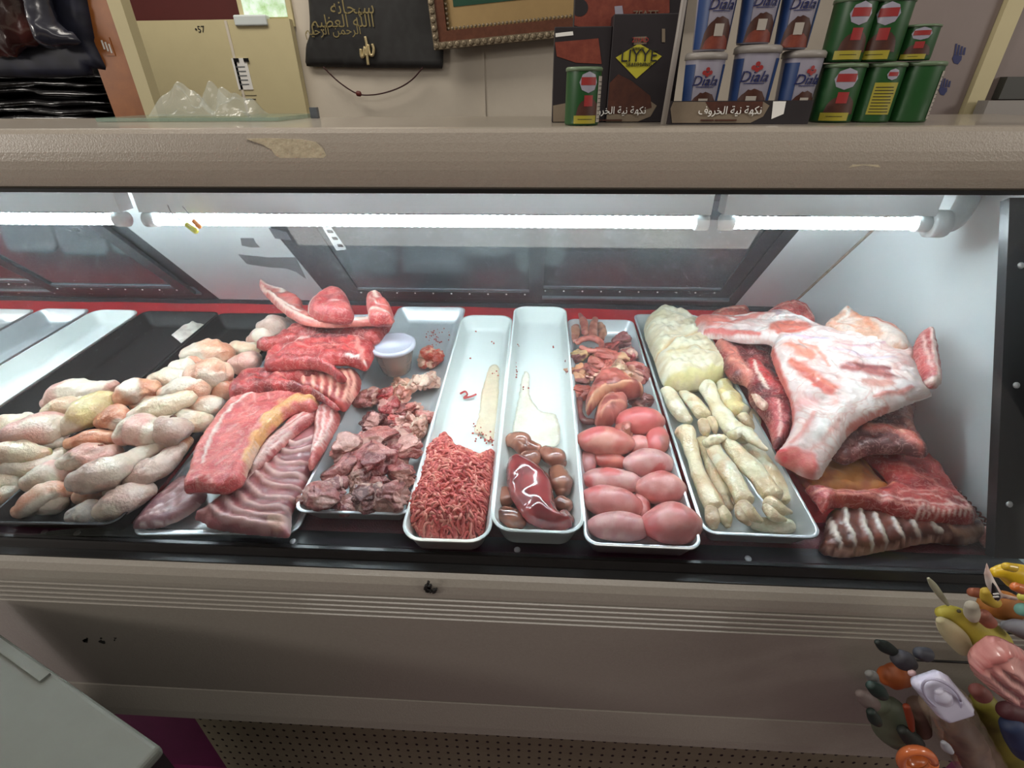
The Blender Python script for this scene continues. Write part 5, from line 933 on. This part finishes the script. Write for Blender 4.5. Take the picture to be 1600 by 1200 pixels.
# ================================================================== goods standing on the canopy
YC = .85; ZC = 1.4287
LAB = {}
M['sticker'] = mat('sticker_paper', (176, 168, 158), .6); M['blue'] = mat('cup_blue', (40, 66, 116), .4); M['cupw'] = mat('cup_white', (158, 154, 168), .35); M['green'] = mat('tin_green', (34, 82, 40), .4, var=.15); M['yellow'] = mat('label_yellow', (160, 148, 44), .5)
M['brownfood'] = mat('printed_brown_food', (84, 46, 32), .5, col2=(60, 30, 24), vscale=60); M['redlab'] = mat('label_red', (150, 44, 44), .5); M['redfood'] = mat('printed_red_food', (136, 68, 50), .5, col2=(110, 44, 34), vscale=80); M['inkblue'] = mat('ink_blue', (26, 34, 90), .5)
M['whitelid'] = mat('lid_white', (154, 148, 142), .4); M['clearlid'] = mat('lid_green_clear', (104, 124, 96), .35)
M['carton'] = mat('carton_black', (40, 34, 38), .5, var=.25, vscale=20); M['diamond'] = mat('diamond_yellow', (184, 176, 52), .5); M['beige'] = mat('printed_beige', (132, 118, 100), .5, var=.2, vscale=30)
def curvepatch(cen, r0, r1, H, u0, u1, v0, v1, off=.0006, prof=None, nu=14, nv=8, sh=None, fc=-90):
    V = []
    for j in range(nv+1):
        for i in range(nu+1):
            s, t = i/nu, j/nv
            if sh == 'ell':                                                # elliptical patch
                rr_ = s; a_ = 2*math.pi*t; u = (u0+u1)/2+(u1-u0)/2*rr_*math.cos(a_); v = (v0+v1)/2+(v1-v0)/2*rr_*math.sin(a_)
            elif sh == 'hill': u = u0+(u1-u0)*s; top_ = v0+(v1-v0)*(1-(2*s-1)**2)**.5*(1-.06*abs(math.sin(s*26))); v = v0+(top_-v0)*t
            else: u = u0+(u1-u0)*s; v = v0+(v1-v0)*t
            a = math.radians(fc+u); r_ = r0+(r1-r0)*v+off; V.append((cen[0]+r_*math.cos(a), cen[1]+r_*math.sin(a), cen[2]+H*v))
    Fc = [(j*(nu+1)+i, j*(nu+1)+i+1, (j+1)*(nu+1)+i+1, (j+1)*(nu+1)+i) for j in range(nv) for i in range(nu)]
    return V, Fc
def zlathe(cen, prof, seg=36):
    return lathe(np.array(cen, float), prof, up=np.array([0, 0, 1.]), seg=seg)
def wraptext(nm, s, size, cen, r0, r1, H, u, v, m, parent, ital=.25, fc=-90):
    V, Fc = text_mesh(s, size)
    if not len(V): return
    W = []
    for x, y, z in V:
        x += ital*y; vv = v+y/H; r_ = r0+(r1-r0)*vv+.0011+z; a = math.radians(fc+u)+x/((r0+r1)/2); W.append((cen[0]+r_*math.cos(a), cen[1]+r_*math.sin(a), cen[2]+H*vv))
    mk(nm, W, Fc, m, parent=parent, smooth=False)
def white_cup(px, ztop_px, zbot_px, lbl, wpx=60, turn=0, y=YC, zb=None, sticker=True, text='Diala'):
    p = vert(px, zbot_px, y); H = vert(px, ztop_px, y)[2]-(p[2] if zb is None else zb); cen = np.array([p[0], y, p[2] if zb is None else zb]); r1 = wpx/2*depth(p)/F; r0 = r1*.86; Hc = H*.90; fc = -90+turn
    t = empty('food_cup', cen, lbl, 'food cup', 'white and blue food cups on the canopy')
    V, Fc = zlathe(cen, [(.001, .0005), (r0*.94, .0005), (r0, .003), (r1, Hc)]); bd = mk('cup_body', V, Fc, 'cupw', parent=t)
    V, Fc = zlathe(cen, [(r1*1.0, Hc), (r1*1.07, Hc), (r1*1.07, Hc+H*.07), (r1*1.02, H*.985), (r1*.95, H), (.001, H)]); mk('cup_lid', V, Fc, 'whitelid', parent=t)
    a_ = (cen, r0, r1, Hc)
    for (u0, u1) in ((-85, -38), (52, 85)): V, Fc = curvepatch(*a_, u0, u1, .03, .93, fc=fc); mk('blue_band', V, Fc, 'blue', parent=bd, label='blue side band of label')
    V, Fc = curvepatch(*a_, -52, 60, .03, .52, .0008, sh='hill', fc=fc); mk('food_print', V, Fc, 'brownfood', parent=bd, label='printed dark brown food on label')
    V, Fc = curvepatch(*a_, -45, 50, .03, .26, .0010, sh='hill', fc=fc); mk('food_print', V, Fc, 'redfood', parent=bd, label='printed reddish food on label')
    for du, dv in ((0, .85), (-9, .80), (9, .80), (0, .77)): V, Fc = curvepatch(*a_, du-6, du+6, dv-.035, dv+.035, .0012, sh='ell', fc=fc); mk('red_emblem', V, Fc, 'redlab', parent=bd)
    wraptext('lettering', text, H*.20, cen, r0, r1, Hc, 0, .67, 'inkblue', bd, fc=fc)
    V, Fc = curvepatch(*a_, -28, 28, .575, .588, .0010, fc=fc); mk('underline', V, Fc, 'inkblue', parent=bd)
    if sticker: V, Fc = curvepatch(*a_, -14, 14, .22, .40, .0016, fc=fc); mk('price_sticker', V, Fc, 'sticker', parent=bd, label='small white blank sticker')
    return H, cen[2]+H
h1, zt1 = white_cup(1086, 83, 196, 'white and blue food cup, left one of the lower row', 56, -4, zb=ZC)
h2, zt2 = white_cup(1160, 72, 196, 'white and blue food cup, middle one of the lower row, slightly taller', 62, -12, zb=ZC)
h3, zt3 = white_cup(1229, 80, 196, 'white and blue food cup, right one of the lower row beside green tins', 56, 10, zb=ZC)
def red_tub(px, zt, lbl, wpx, turn=0):
    p = vert(px, 74, YC); zb = zt+.001; H = vert(px, -38, YC)[2]-zb; return white_cup(px, -38, 74, lbl, wpx, turn, zb=zb)
red_tub(1108, zt1, 'white and blue food cup stacked on the left cup of the lower row', 58, 6)
red_tub(1174, zt2, 'white and blue food cup stacked on the middle cup of the lower row', 56, 0)
red_tub(1234, zt3, 'white and blue food cup stacked on the right cup of the lower row', 54, -8)
def tin(px, ztop, zbot, wpx, lbl, turn=0, zb=None, y=YC, mode=0, parts=True, leanx=0):
    p = vert(px, zbot, y); z0 = p[2] if zb is None else zb; H = vert(px, ztop, y)[2]-z0; cen = np.array([p[0], y, z0]); r1 = wpx/2*depth(p)/F; fc = -90+turn
    t = empty('food_tin', cen, lbl, 'food tin', 'green food tins on the canopy')
    V, Fc = zlathe(cen, [(.001, .0005), (r1*.97, .0005), (r1, .003), (r1, H*.94)]); bd = mk('tin_body', V, Fc, 'green', parent=t)
    V, Fc = zlathe(cen, [(r1, H*.93), (r1*1.05, H*.93), (r1*1.05, H*.98), (r1*.98, H), (.001, H)]); mk('tin_lid', V, Fc, 'clearlid', parent=t)
    a_ = (cen, r1, r1, H*.94)
    if mode in (0, 2):
        u = -20 if mode == 0 else 10
        V, Fc = curvepatch(*a_, u-32, u+28, .60, .98, .0007, sh='ell', fc=fc); mk('label_oval', V, Fc, 'cupw', parent=bd, label='white oval on label'); V, Fc = curvepatch(*a_, u-26, u+22, .74, .88, .0010, fc=fc); mk('label_banner', V, Fc, 'redlab', parent=bd, label='red banner on label')
        V, Fc = curvepatch(*a_, u-40, u+45, .16, .52, .0007, sh='hill', fc=fc); mk('food_print', V, Fc, 'brownfood', parent=bd, label='printed brown food on label'); V, Fc = curvepatch(*a_, u-14, u+14, .36, .56, .0010, fc=fc); mk('meat_print', V, Fc, 'redlab', parent=bd, label='printed red piece on label')
        V, Fc = curvepatch(*a_, u-45, u+30, .04, .19, .0011, fc=fc); mk('yellow_banner', V, Fc, 'yellow', parent=bd, label='yellow banner on label'); wraptext('lettering', '━━━━', H*.07, cen, r1, r1, H*.94, u-8, .115, 'ink', bd, 0, fc=fc)
    if mode == 1:
        V, Fc = curvepatch(*a_, -45, 20, .15, .72, .0008, fc=fc); mk('text_panel', V, Fc, 'yellow', parent=bd, label='yellow text panel on label')
        for k in range(9): V, Fc = curvepatch(*a_, -40, 14-3*(k % 3), .19+.055*k, .205+.055*k, .0011, nu=8, nv=1, fc=fc); mk('print_line', V, Fc, 'ink', parent=bd)
        V, Fc = curvepatch(*a_, -22, 12, .76, .96, .0008, sh='ell', fc=fc); mk('label_oval', V, Fc, 'cupw', parent=bd); V, Fc = curvepatch(*a_, -18, 8, .83, .90, .0010, fc=fc); mk('label_banner', V, Fc, 'redlab', parent=bd)
    if mode in (2, 3):
        V, Fc = curvepatch(*a_, 45, 82, .06, .90, .0008, fc=fc); mk('nutrition_panel', V, Fc, 'sticker', parent=bd, label='white nutrition panel on label')
        for k in range(10): V, Fc = curvepatch(*a_, 48, 80, .12+.075*k, .13+.075*k, .0011, nu=6, nv=1, fc=fc); mk('print_line', V, Fc, 'ink', parent=bd)
    if leanx: t.rotation_euler = (0, leanx, 0)
    return z0+H
za = tin(1292, 100, 197, 60, 'green food tin with white oval, left one of the lower row', 12, ZC)
zb_ = tin(1352, 99, 197, 56, 'green food tin showing its yellow text panel in lower row', 6, ZC, mode=1)
zc = tin(1409, 97, 197, 56, 'green food tin showing its white nutrition panel at lower right', -12, ZC, mode=3)
tin(1312, -2, 97, 58, 'green food tin stacked at the left of the upper row', 18, max(za, zb_)+.001, mode=0)
tin(1366, -2, 97, 58, 'green food tin stacked at the right of the upper row', -8, max(za, zb_)+.001, mode=0)
tin(1421, 40, 97, 50, 'short green food tin on top of the rightmost lower tin', 0, zc+.001, mode=0)
tin(908, 105, 196, 52, 'small green food tin standing in front of the black carton', 5, ZC, mode=2, y=.80)
# printed cartons
def carton(x0p, x1p, ytop, y, dep, lbl, low=False):
    a = vert(x0p, 194, y); b = vert(x1p, 194, y); zt_ = vert(x0p, ytop, y)[2]; t = empty('display_carton', ((a[0]+b[0])/2, y, ZC), lbl, 'carton'); X0, X1 = a[0], b[0]; th = .003
    if low:
        for nm, bb in (('front_wall', (X0, X1, y, y+th, ZC, zt_)), ('base', (X0, X1, y+th, y+dep, ZC, ZC+.0004)), ('side_wall', (X0, X0+th, y+th, y+dep, ZC+.0005, zt_)), ('side_wall', (X1-th, X1, y+th, y+dep, ZC+.0005, zt_))): mkbox(nm, bb, 'carton', parent=t)
    else: mkbox('box', (X0, X1, y, y+dep, ZC, zt_), 'carton', parent=t, bev=.001)
    def dec(nm, pxs, m, lift=.0008, **k):
        P = [vert(*p, y) for p in pxs]; P = [np.array([min(max(p[0], X0+.001), X1-.001), y-lift, min(max(p[2], ZC+.001), zt_-.001)]) for p in P]; n_ = len(P)
        mk(nm, P+[p+np.array([0, .0004, 0]) for p in P], [tuple(range(n_-1, -1, -1)), tuple(range(n_, 2*n_))]+[(i, (i+1) % n_, n_+(i+1) % n_, n_+i) for i in range(n_)], m, parent=t, smooth=False, **k)
    return t, dec
def bowl(dec, t, ox, y, l_):
    dec('bowl_print', [(ox+5, 170), (ox+10, 158), (ox+60, 157), (ox+150, 158), (ox+160, 165), (ox+150, 182), (ox+130, 192), (ox+8, 192)], 'beige', label='printed beige bowl')
    dec('food_print', [(ox+60, 158), (ox+75, 130), (ox+100, 116), (ox+120, 126), (ox+150, 150), (ox+152, 168), (ox+120, 178), (ox+80, 178)] if l_ else [(ox+60, 159), (ox+80, 157), (ox+150, 158), (ox+148, 172), (ox+110, 178), (ox+70, 176)], 'brownfood', .0012, label='printed brown food')
    q = vert(ox+98, 173, y); text_on('lettering', 'ﻑﻭﺮﺨﻟﺍ ﺔﻴﻧ ﺔﻬﻜﻧ', .0135, (q[0], y-.0018, q[2]), x0, dz, 'paper', t)
    q = vert(ox+80, 187, y); text_on('lettering', '▬▬▬ ▬▬▬▬▬', .006, (q[0], y-.0018, q[2]), x0, dz, 'brownfood', t)
c1_, dec = carton(862, 945, 42, .865, .03, 'narrow dark printed carton partly behind the small green tin'); 
dec('pink_food_print', [(866, 66), (935, 60), (940, 100), (900, 98), (870, 88)], 'redfood', label='printed pink brown food'); dec('bowl_print', [(864, 165), (900, 158), (900, 192), (864, 192)], 'beige')
dec('sticker', [(868, 52), (895, 49), (896, 55), (868, 58)], 'paper', label='white sticker strip')
c2_, dec = carton(946, 1040, 22, .86, .035, 'black printed carton with a large yellow diamond reading LIYYE')
dec('diamond', [(962, 90), (998, 68), (1034, 88), (994, 123)], 'diamond', .0010, label='yellow diamond emblem'); dec('logo_plate', [(990, 58), (1010, 57), (1010, 69), (990, 70)], 'beige', .0012)
q = vert(998, 88, .86); text_on('lettering', 'LIYYE', .0215, (q[0], .8582, q[2]), x0, dz, 'ink', c2_)
q = vert(998, 101, .86); text_on('lettering', 'SEASONING', .0068, (q[0], .8582, q[2]), x0, dz, 'ink', c2_); q = vert(996, 76, .86); text_on('lettering', 'PREMIUM', .0045, (q[0], .8582, q[2]), x0, dz, 'ink', c2_)
q = vert(1000, 63, .86); text_on('lettering', 'ZIYAD', .008, (q[0], .8580, q[2]), x0, dz, 'redlab', c2_)
q = vert(1040, 54, .86); dec('badge', [(1034, 45), (1039, 45), (1039, 66), (1034, 66)], 'beige', .0012)
bowl(dec, c2_, 866, .86, True)
c3_, dec = carton(1043, 1262, 158, .80, .012, 'low open printed carton front with bowl picture before the cups', low=True); bowl(dec, c3_, 1042, .80, False)
dec('white_print', [(1208, 158), (1228, 158), (1224, 178), (1205, 186)], 'paper')
q1 = vert(890, -50, .875); q2 = vert(1050, -50, .875)
c4_, dec = carton(889, 1048, -60, .9, .03, 'large printed carton at the back with brown food picture and round seal')
dec('food_print', [(892, 40), (892, 0), (1046, -20), (1046, 20), (980, 40), (930, 48)], 'redfood', label='printed brown food'); dec('white_print', [(960, 10), (972, 9), (974, 24), (985, 27), (968, 38), (962, 32)], 'cupw', .0012)
dec('round_seal', [(905+14*math.cos(t), 12+14*math.sin(t)) for t in np.linspace(0, 6.28, 20)[:-1]], 'carton', .0012)
q = vert(1008, 23, .9); text_on('lettering', 'ZEATT', .012, (q[0], .8982, q[2]), x0, dz, 'beige', c4_)
dec('logo_plate', [(1026, 20), (1040, 19), (1040, 27), (1026, 28)], 'redfood', .0012)
pr = [vert(1036, 196, .79), vert(1061, 50, .79), vert(1069, 0, .79), vert(1076, -40, .79)]; pr[0][2] = ZC
V, Fc = tube(pr, .0038, 10); mk('white_rod', V, Fc, 'whitelid', label='thin white rod leaning upright between the two printed cartons', cat='rod')
# clear glass shelf and cellophane
gsm = mat('green_edge_glass', (150, 180, 165), .08, alpha=.45)
a = vert(185, 190, .98); b = vert(456, 190, .98); mkbox('glass_shelf', (a[0], b[0], .93, 1.09, ZC+.0006, ZC+.0066), gsm, label='clear glass sheet lying on the canopy top at the left', cat='glass sheet')
cel = mat('cellophane', (225, 225, 215), .08, alpha=.28, coat=1); sn = SN(77, 45, 3); V = []; nx_, ny_ = 60, 34
for j in range(ny_):
    for i in range(nx_):
        s, t = i/(nx_-1), j/(ny_-1); x = a[0]+.075+.17*s; y_ = .96+.10*t
        hh = .040*math.sin(math.pi*s)**.5*math.sin(math.pi*t)**.6*(1+.8*sn(np.array([[x*1.6, y_*1.6, 0]]))[0]); V.append((x, y_, ZC+.0075+max(0, hh)))
Fc = [(j*nx_+i, j*nx_+i+1, (j+1)*nx_+i+1, (j+1)*nx_+i) for j in range(ny_-1) for i in range(nx_-1)]
mk('clear_bag', V, Fc, cel, label='crumpled clear plastic bag on the glass sheet', cat='plastic bag', smooth=False)
V, Fc = box(0, .02, 0, .02, 0, .02); q = vert(492, 184, 1.05); mkbox('metal_clip', (q[0]-.008, q[0]+.006, 1.05, 1.06, ZC, ZC+.018), 'track', label='small grey metal clip on the canopy near the cream board', cat='clip')
# appliance with blue forks, right
FY = 1.25
fg = empty('appliance', (1.15, FY, 1.38), 'pale appliance side with blue fork and spoon pictures on the right', 'appliance'); M['appl'] = mat('appliance_panel', (136, 122, 117), .5, var=.08); M['appl2'] = mat('appliance_grey', (66, 66, 62), .5)
q1 = vert(1300, 190, FY); q2 = vert(1492, 190, FY); q3 = vert(1518, 190, FY+.0)
mkbox('side_panel', (.62, q2[0], FY, FY+.03, 1.38, 2.1), 'appl', parent=fg); mkbox('corner_post', (q2[0]+.001, q3[0], FY-.012, FY+.03, 1.38, 2.1), 'cream', parent=fg); mkbox('door_panel', (q3[0]+.004, 2.1, FY, FY+.03, 1.38, 2.1), 'appl', parent=fg)
za_, zb__ = vert(1560, 155, FY-.02)[2], vert(1560, 120, FY-.02)[2]
mkbox('grey_band', (q3[0]+.02, 2.1, FY-.02, FY-.001, za_, zb__), 'appl2', parent=fg); mkbox('sill', (q3[0]-.02, 2.1, FY-.05, FY-.021, 1.41, za_-.002), 'whitelid', parent=fg)
def fork(cx_, cy_, s):
    for pts in ([(cx_-9*s, cy_+4*s), (cx_-6*s, cy_+12*s), (cx_+1*s, cy_+14*s), (cx_+7*s, cy_+6*s), (cx_+8*s, cy_-1*s), (cx_-6*s, cy_-3*s)],)+tuple([(cx_-6*s+5*k*s, cy_-3*s), (cx_-3*s+5*k*s, cy_-22*s+2*k), (cx_-0*s+5*k*s, cy_-22*s+2*k), (cx_-2.5*s+5*k*s, cy_-2*s)] for k in range(4)):
        P = [vert(*p, FY-.0008) for p in pts]; n_ = len(P); mk('fork_print', P+[p+np.array([0, .0004, 0]) for p in P], [tuple(range(n_)), tuple(range(2*n_-1, n_-1, -1))], 'inkblue', parent=fg, smooth=False)
fork(1496, 88, .9); fork(1474, 138, .8)
for (cx_, cy_) in ((1449, 138),):
    P = [vert(cx_+11*math.cos(t)+3*math.sin(t), cy_-14*math.sin(t), FY-.0008) for t in np.linspace(0, 6.28, 18)[:-1]]; n_ = len(P); mk('spoon_print', P+[p+np.array([0, .0004, 0]) for p in P], [tuple(range(n_)), tuple(range(2*n_-1, n_-1, -1))], 'inkblue', parent=fg, smooth=False)

# ================================================================== foreground grey cabinet, lower left
ga = onplane(0, 990, [0, 0, .80], np.array([0, 0, 1.])); gb = onplane(252, 1166, [0, 0, .80], np.array([0, 0, 1.])); gdir = nrm(gb-ga); gp = np.array([gdir[1], -gdir[0], 0])
if gp[1] > 0: gp = -gp
gr = empty('grey_cabinet', (*(ga+gp*.2)[:2], 0), 'plain grey cabinet corner in the lower left foreground', 'cabinet')
zz_ = np.array([0, 0, 1.]); st = ga-gdir*.11; st[2] = 0; Lc = np.linalg.norm(gb-ga)+.11
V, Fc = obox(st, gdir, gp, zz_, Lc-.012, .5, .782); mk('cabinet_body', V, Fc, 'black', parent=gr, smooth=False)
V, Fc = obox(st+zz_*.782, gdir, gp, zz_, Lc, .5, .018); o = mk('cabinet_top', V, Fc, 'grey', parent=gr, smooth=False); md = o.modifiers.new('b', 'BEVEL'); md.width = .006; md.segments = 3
V, Fc = obox(st+gdir*(.11)+gp*.004+zz_*.8, gdir, gp, zz_, .135, .012, .004); mk('top_strip', V, Fc, 'grey', parent=gr, smooth=False)

# ================================================================== toys, lower right
def toy(nm, lbl, parts_, cat='toy', group=None):
    """parts_: (part name, pts, colour, y, kw)"""
    objs = []; first = None
    o = None
    for i, (pn, pts, col, y_, kw) in enumerate(parts_):
        kw = dict(kw); m_ = kw.pop('m', 'toy'); kw.setdefault('amp', .02); kw.setdefault('colA', tuple(int(c*.90) for c in col)); kw.setdefault('colB', tuple(int(c*.78) for c in col)); kw.setdefault('cf', 60); V, Fc, Cc = lobe_geo(pts, vy=y_, conv=c7, **kw)
        if i == 0: o = mk(nm, V, Fc, m_, C=Cc, label=lbl, cat=cat, group=group)
        else: mk(pn, V, Fc, m_, parent=o, C=Cc)
    return o
rk = empty('wire_rack', vert(1900, 1190, .42), 'dark wire hanging rack behind the toys at the right', 'rack')
pk = [vert(1900, 860, .42), vert(1900, 1250, .42)]; pk[1][2] = 0; pk[1][0] = pk[0][0]; V, Fc = tube(pk, .006, 10); mk('post', V, Fc, 'black', parent=rk)
for (hx, hy) in ((1480, 985), (1400, 1030), (1530, 950), (1500, 1110), (1570, 1050)):
    p = vert(hx, hy, .42); V, Fc = tube([p, (pk[0][0], .42, p[2])], .0018, 6); mk('hook', V, Fc, 'black', parent=rk)
p = pk[0]; V, Fc, _ = join([zlathe((p[0], p[1], 0), [(.001, 0), (.075, 0), (.075, .012), (.001, .014)])[:2]]); mk('foot_plate', V, Fc, 'black', parent=rk)
toy('soft_toy', 'yellow soft toy with cream belly hanging at the upper middle of rack', [
  ('body', [(600, 345, 34), (650, 345, 44), (720, 390, 70), (790, 450, 96), (880, 500, 90), (930, 540, 60)], (206, 190, 70), .385, {}),
  ('belly', [(598, 385, 22), (630, 420, 44), (680, 475, 56), (730, 540, 44)], (212, 200, 158), .375, {}), ('paddle', [(770, 305, 32), (772, 345, 38), (780, 375, 26)], (206, 196, 176), .362, {}), ('eye', [(700, 335, 10)], (70, 60, 30), .35, {}),
  ('spike', [(532, 155, 8), (560, 195, 18), (600, 250, 16), (640, 300, 8)], (176, 176, 150), .385, {})])
toy('glossy_toy', 'glossy yellow toy with an orange face patch at the top right corner', [
  ('body', [(900, 120, 30), (960, 120, 52), (1040, 150, 80), (1110, 190, 80)], (226, 186, 40), .37, dict(m='toygloss')), ('cap', [(960, 88, 24), (1000, 96, 26)], (220, 180, 40), .355, dict(m='toygloss')), ('patch', [(1010, 200, 26), (1050, 215, 30)], (206, 110, 50), .335, dict(m='toygloss'))])
toy('soft_toy', 'orange brown soft toy with yellow arm behind the white card', [('body', [(860, 300, 60), (930, 300, 84), (1000, 320, 70)], (190, 118, 50), .40, {}), ('arm', [(850, 225, 26), (860, 265, 34), (900, 290, 30)], (216, 180, 60), .372, {}), ('lump', [(770, 230, 26), (810, 235, 30)], (170, 90, 60), .392, {}), ('lump', [(830, 360, 40), (870, 400, 34)], (160, 90, 70), .372, {})])
def plate_obj(nm, pxs, y_, th, m_, lbl, cat, tilt=(0, 0), parent=None, **k):
    return slab(nm, pxs, vy=y_, th=th, r=.004, res=.004, conv=c7, m=m_, smoothout=False, label=lbl, cat=cat, tilt=tilt, amp=0, parent=parent, **k)
cd = plate_obj('white_card', [(855, 70), (870, 110), (900, 170), (940, 240), (1030, 262), (1025, 278), (935, 262), (915, 285), (880, 240), (850, 190), (840, 130)], .352, .002, 'toy', 'white edged card with a black eye shape at the upper right', 'card', colA=(232, 222, 214), colB=(214, 186, 176))
plate_obj('eye_print', [(885, 175), (905, 200), (930, 250), (925, 275), (900, 275), (880, 240)], .3485, .001, 'toy', None, None, parent=cd, colA=(22, 18, 22), colB=(24, 20, 24))
for k in range(2): plate_obj('white_stripe', [(888, 240+16*k), (920, 236+16*k), (924, 243+16*k), (892, 248+16*k)], .3465, .001, 'toy', None, None, parent=cd, colA=(236, 234, 230), colB=(230, 228, 224))
toy('soft_toy', 'small teal ball toy at the right picture edge', [('ball', [(1045, 325, 36), (1075, 330, 40)], (130, 190, 176), .35, {})]); toy('soft_toy', 'pale green knob toy just above the teal ball', [('ball', [(1045, 255, 22), (1080, 262, 26)], (206, 200, 90), .345, {})])
toy('soft_toy', 'lumpy grey toy below the teal ball at the right edge', [('lump', [(960, 415, 34), (1010, 420, 50), (1070, 440, 56)], (150, 150, 160), .375, dict(amp=.1))])
ft = slab('pink_toy', [(757, 620), (775, 585), (830, 540), (880, 508), (950, 503), (1010, 530), (1070, 570), (1100, 700), (1090, 850), (1020, 840), (930, 800), (850, 740), (790, 690), (765, 650)], vy=.345, th=.018, r=.02, res=.003, conv=c7, m='toygloss', label='pink paddle shaped toy with four raised ribs at the right', cat='toy', colA=(206, 146, 140), colB=(186, 120, 116), amp=.0004,
  strokes=[(l, 34, (216, 160, 154), .5, .007) for l in ([(800, 610), (860, 680), (940, 750)], [(850, 575), (920, 645), (1010, 720)], [(900, 550), (980, 610), (1070, 680)])]+[([(770, 640), (790, 590), (880, 530), (960, 520), (1060, 575)], 14, (196, 118, 114), .5, .006)], bot=.8)
wc = slab('square_cap', [(436, 735), (448, 715), (580, 670), (600, 672), (640, 692), (770, 850), (776, 875), (765, 892), (640, 932), (618, 935), (580, 915), (445, 755)], vy=.335, th=.008, r=.006, res=.003, conv=c7, m='toygloss', label='pale lilac square plastic cap with central dome on a clear tube', cat='toy', colA=(196, 194, 214), colB=(190, 188, 208), amp=0, smoothout=False, tilt=(.0, .25), bot=.8)
V, Fc, Cc = lobe_geo([(585, 770, 28), (600, 795, 50), (620, 825, 40)], vy=.332, conv=c7, colA=(204, 202, 220), colB=(196, 194, 214), amp=0); mk('dome', V, Fc, 'toygloss', parent=wc, C=Cc)
pr_ = [c7(605+105*math.cos(t)+20*math.sin(t), 800+85*math.sin(t)+30*math.cos(t)) for t in np.linspace(0, 6.28, 30)]; V, Fc = tube([vert(*p, .3265+.00) for p in pr_], .0014, 6); mk('ring', V, Fc, mat('lilac_ring', (176, 172, 196), .3), parent=wc)
ctm = mat('clear_tube', (190, 170, 150), .12, alpha=.30, coat=.8)
V, Fc, _ = lobe_geo([(620, 840, 120), (700, 990, 118), (780, 1120, 116), (850, 1250, 114)], vy=.375, conv=c7, amp=.03); mk('clear_tube', V, Fc, ctm, parent=wc)
V, Fc, Cc = lobe_geo([(660, 930, 60), (730, 1040, 80), (800, 1160, 80)], vy=.385, conv=c7, colA=(104, 76, 60), colB=(70, 44, 42), amp=.15); mk('tube_filling', V, Fc, 'toy', parent=wc, C=Cc)
toy('soft_toy', 'round orange toy head at the left of the toys', [('head', [(300, 690, 56), (345, 692, 76), (390, 700, 60)], (176, 88, 36), .40, {})])
toy('soft_toy', 'dark green oval toy arm beside the round orange toy', [('arm', [(215, 745, 28), (250, 772, 40), (280, 800, 30)], (36, 58, 52), .37, {})])
toy('soft_toy', 'pinkish grey oval toy ear at the far left of the toys', [('ear', [(155, 790, 26), (185, 815, 46), (225, 850, 40)], (150, 134, 130), .385, {})]); toy('soft_toy', 'pale grey toy ear above the dark green arm', [('ear', [(205, 680, 22), (220, 692, 32), (235, 715, 24)], (134, 132, 128), .385, {})])
toy('soft_toy', 'grey green bodied soft toy hanging low on the left', [('body', [(270, 850, 56), (310, 890, 90), (340, 980, 100), (360, 1040, 60)], (104, 112, 92), .405, {}), ('foot', [(215, 890, 24), (235, 930, 32), (255, 955, 20)], (34, 52, 46), .37, {}), ('foot', [(390, 990, 30), (440, 1040, 44), (480, 1070, 30)], (40, 46, 42), .375, {})])
toy('soft_toy', 'dark leaf shaped green toy piece above the orange head', [('leaf', [(250, 505, 16), (290, 530, 34), (340, 560, 26)], (34, 44, 40), .40, {})]); toy('soft_toy', 'slate grey soft toy with pale nose behind the square cap', [('head', [(370, 590, 46), (400, 610, 56), (430, 630, 40)], (70, 68, 76), .395, {}), ('ear', [(480, 565, 34), (520, 575, 42)], (88, 88, 98), .402, {}), ('nose', [(432, 678, 16), (448, 676, 18)], (196, 160, 160), .36, {})])
toy('soft_toy', 'brown and pale toy leg hanging between the grey toy and clear tube', [('leg', [(470, 850, 50), (480, 930, 54), (500, 1000, 44)], (130, 104, 92), .405, {}), ('band', [(410, 860, 18), (430, 930, 20), (440, 990, 14)], (150, 60, 30), .375, {})])
rg = [c7(470+90*math.cos(t)+10*math.sin(t), 1165+65*math.sin(t)) for t in np.linspace(0, 6.28, 28)]; V, Fc = tube([vert(*p, .34) for p in rg], .006, 12); ro = mk('orange_cup', V, Fc, 'toygloss', C=np.tile(lin((206, 112, 66)), (len(V), 1)), label='orange ring shaped toy cup at the bottom picture edge', cat='toy')
V, Fc, Cc = lobe_geo([(470, 1170, 70), (520, 1240, 80), (570, 1300, 80)], vy=.365, conv=c7, colA=(190, 96, 46), colB=(176, 84, 40)); mk('cup_wall', V, Fc, 'toygloss', parent=ro, C=Cc)
toy('soft_toy', 'big olive yellow soft toy at the lower right', [('body', [(830, 830, 60), (870, 930, 90), (930, 1060, 120), (990, 1200, 130)], (140, 132, 46), .41, {}), ('nose', [(800, 770, 40), (830, 800, 44)], (150, 84, 76), .375, {})])
toy('soft_toy', 'blue toy with dark red top below the pink paddle toy', [('body', [(990, 960, 56), (1040, 1020, 80), (1080, 1090, 80)], (50, 66, 106), .365, {}), ('top', [(960, 880, 50), (1030, 900, 66)], (96, 44, 50), .375, {})])
toy('soft_toy', 'small white shoe shaped toy piece beside the clear tube', [('shoe', [(615, 1060, 14), (630, 1085, 24), (655, 1110, 16)], (190, 190, 200), .34, {})])
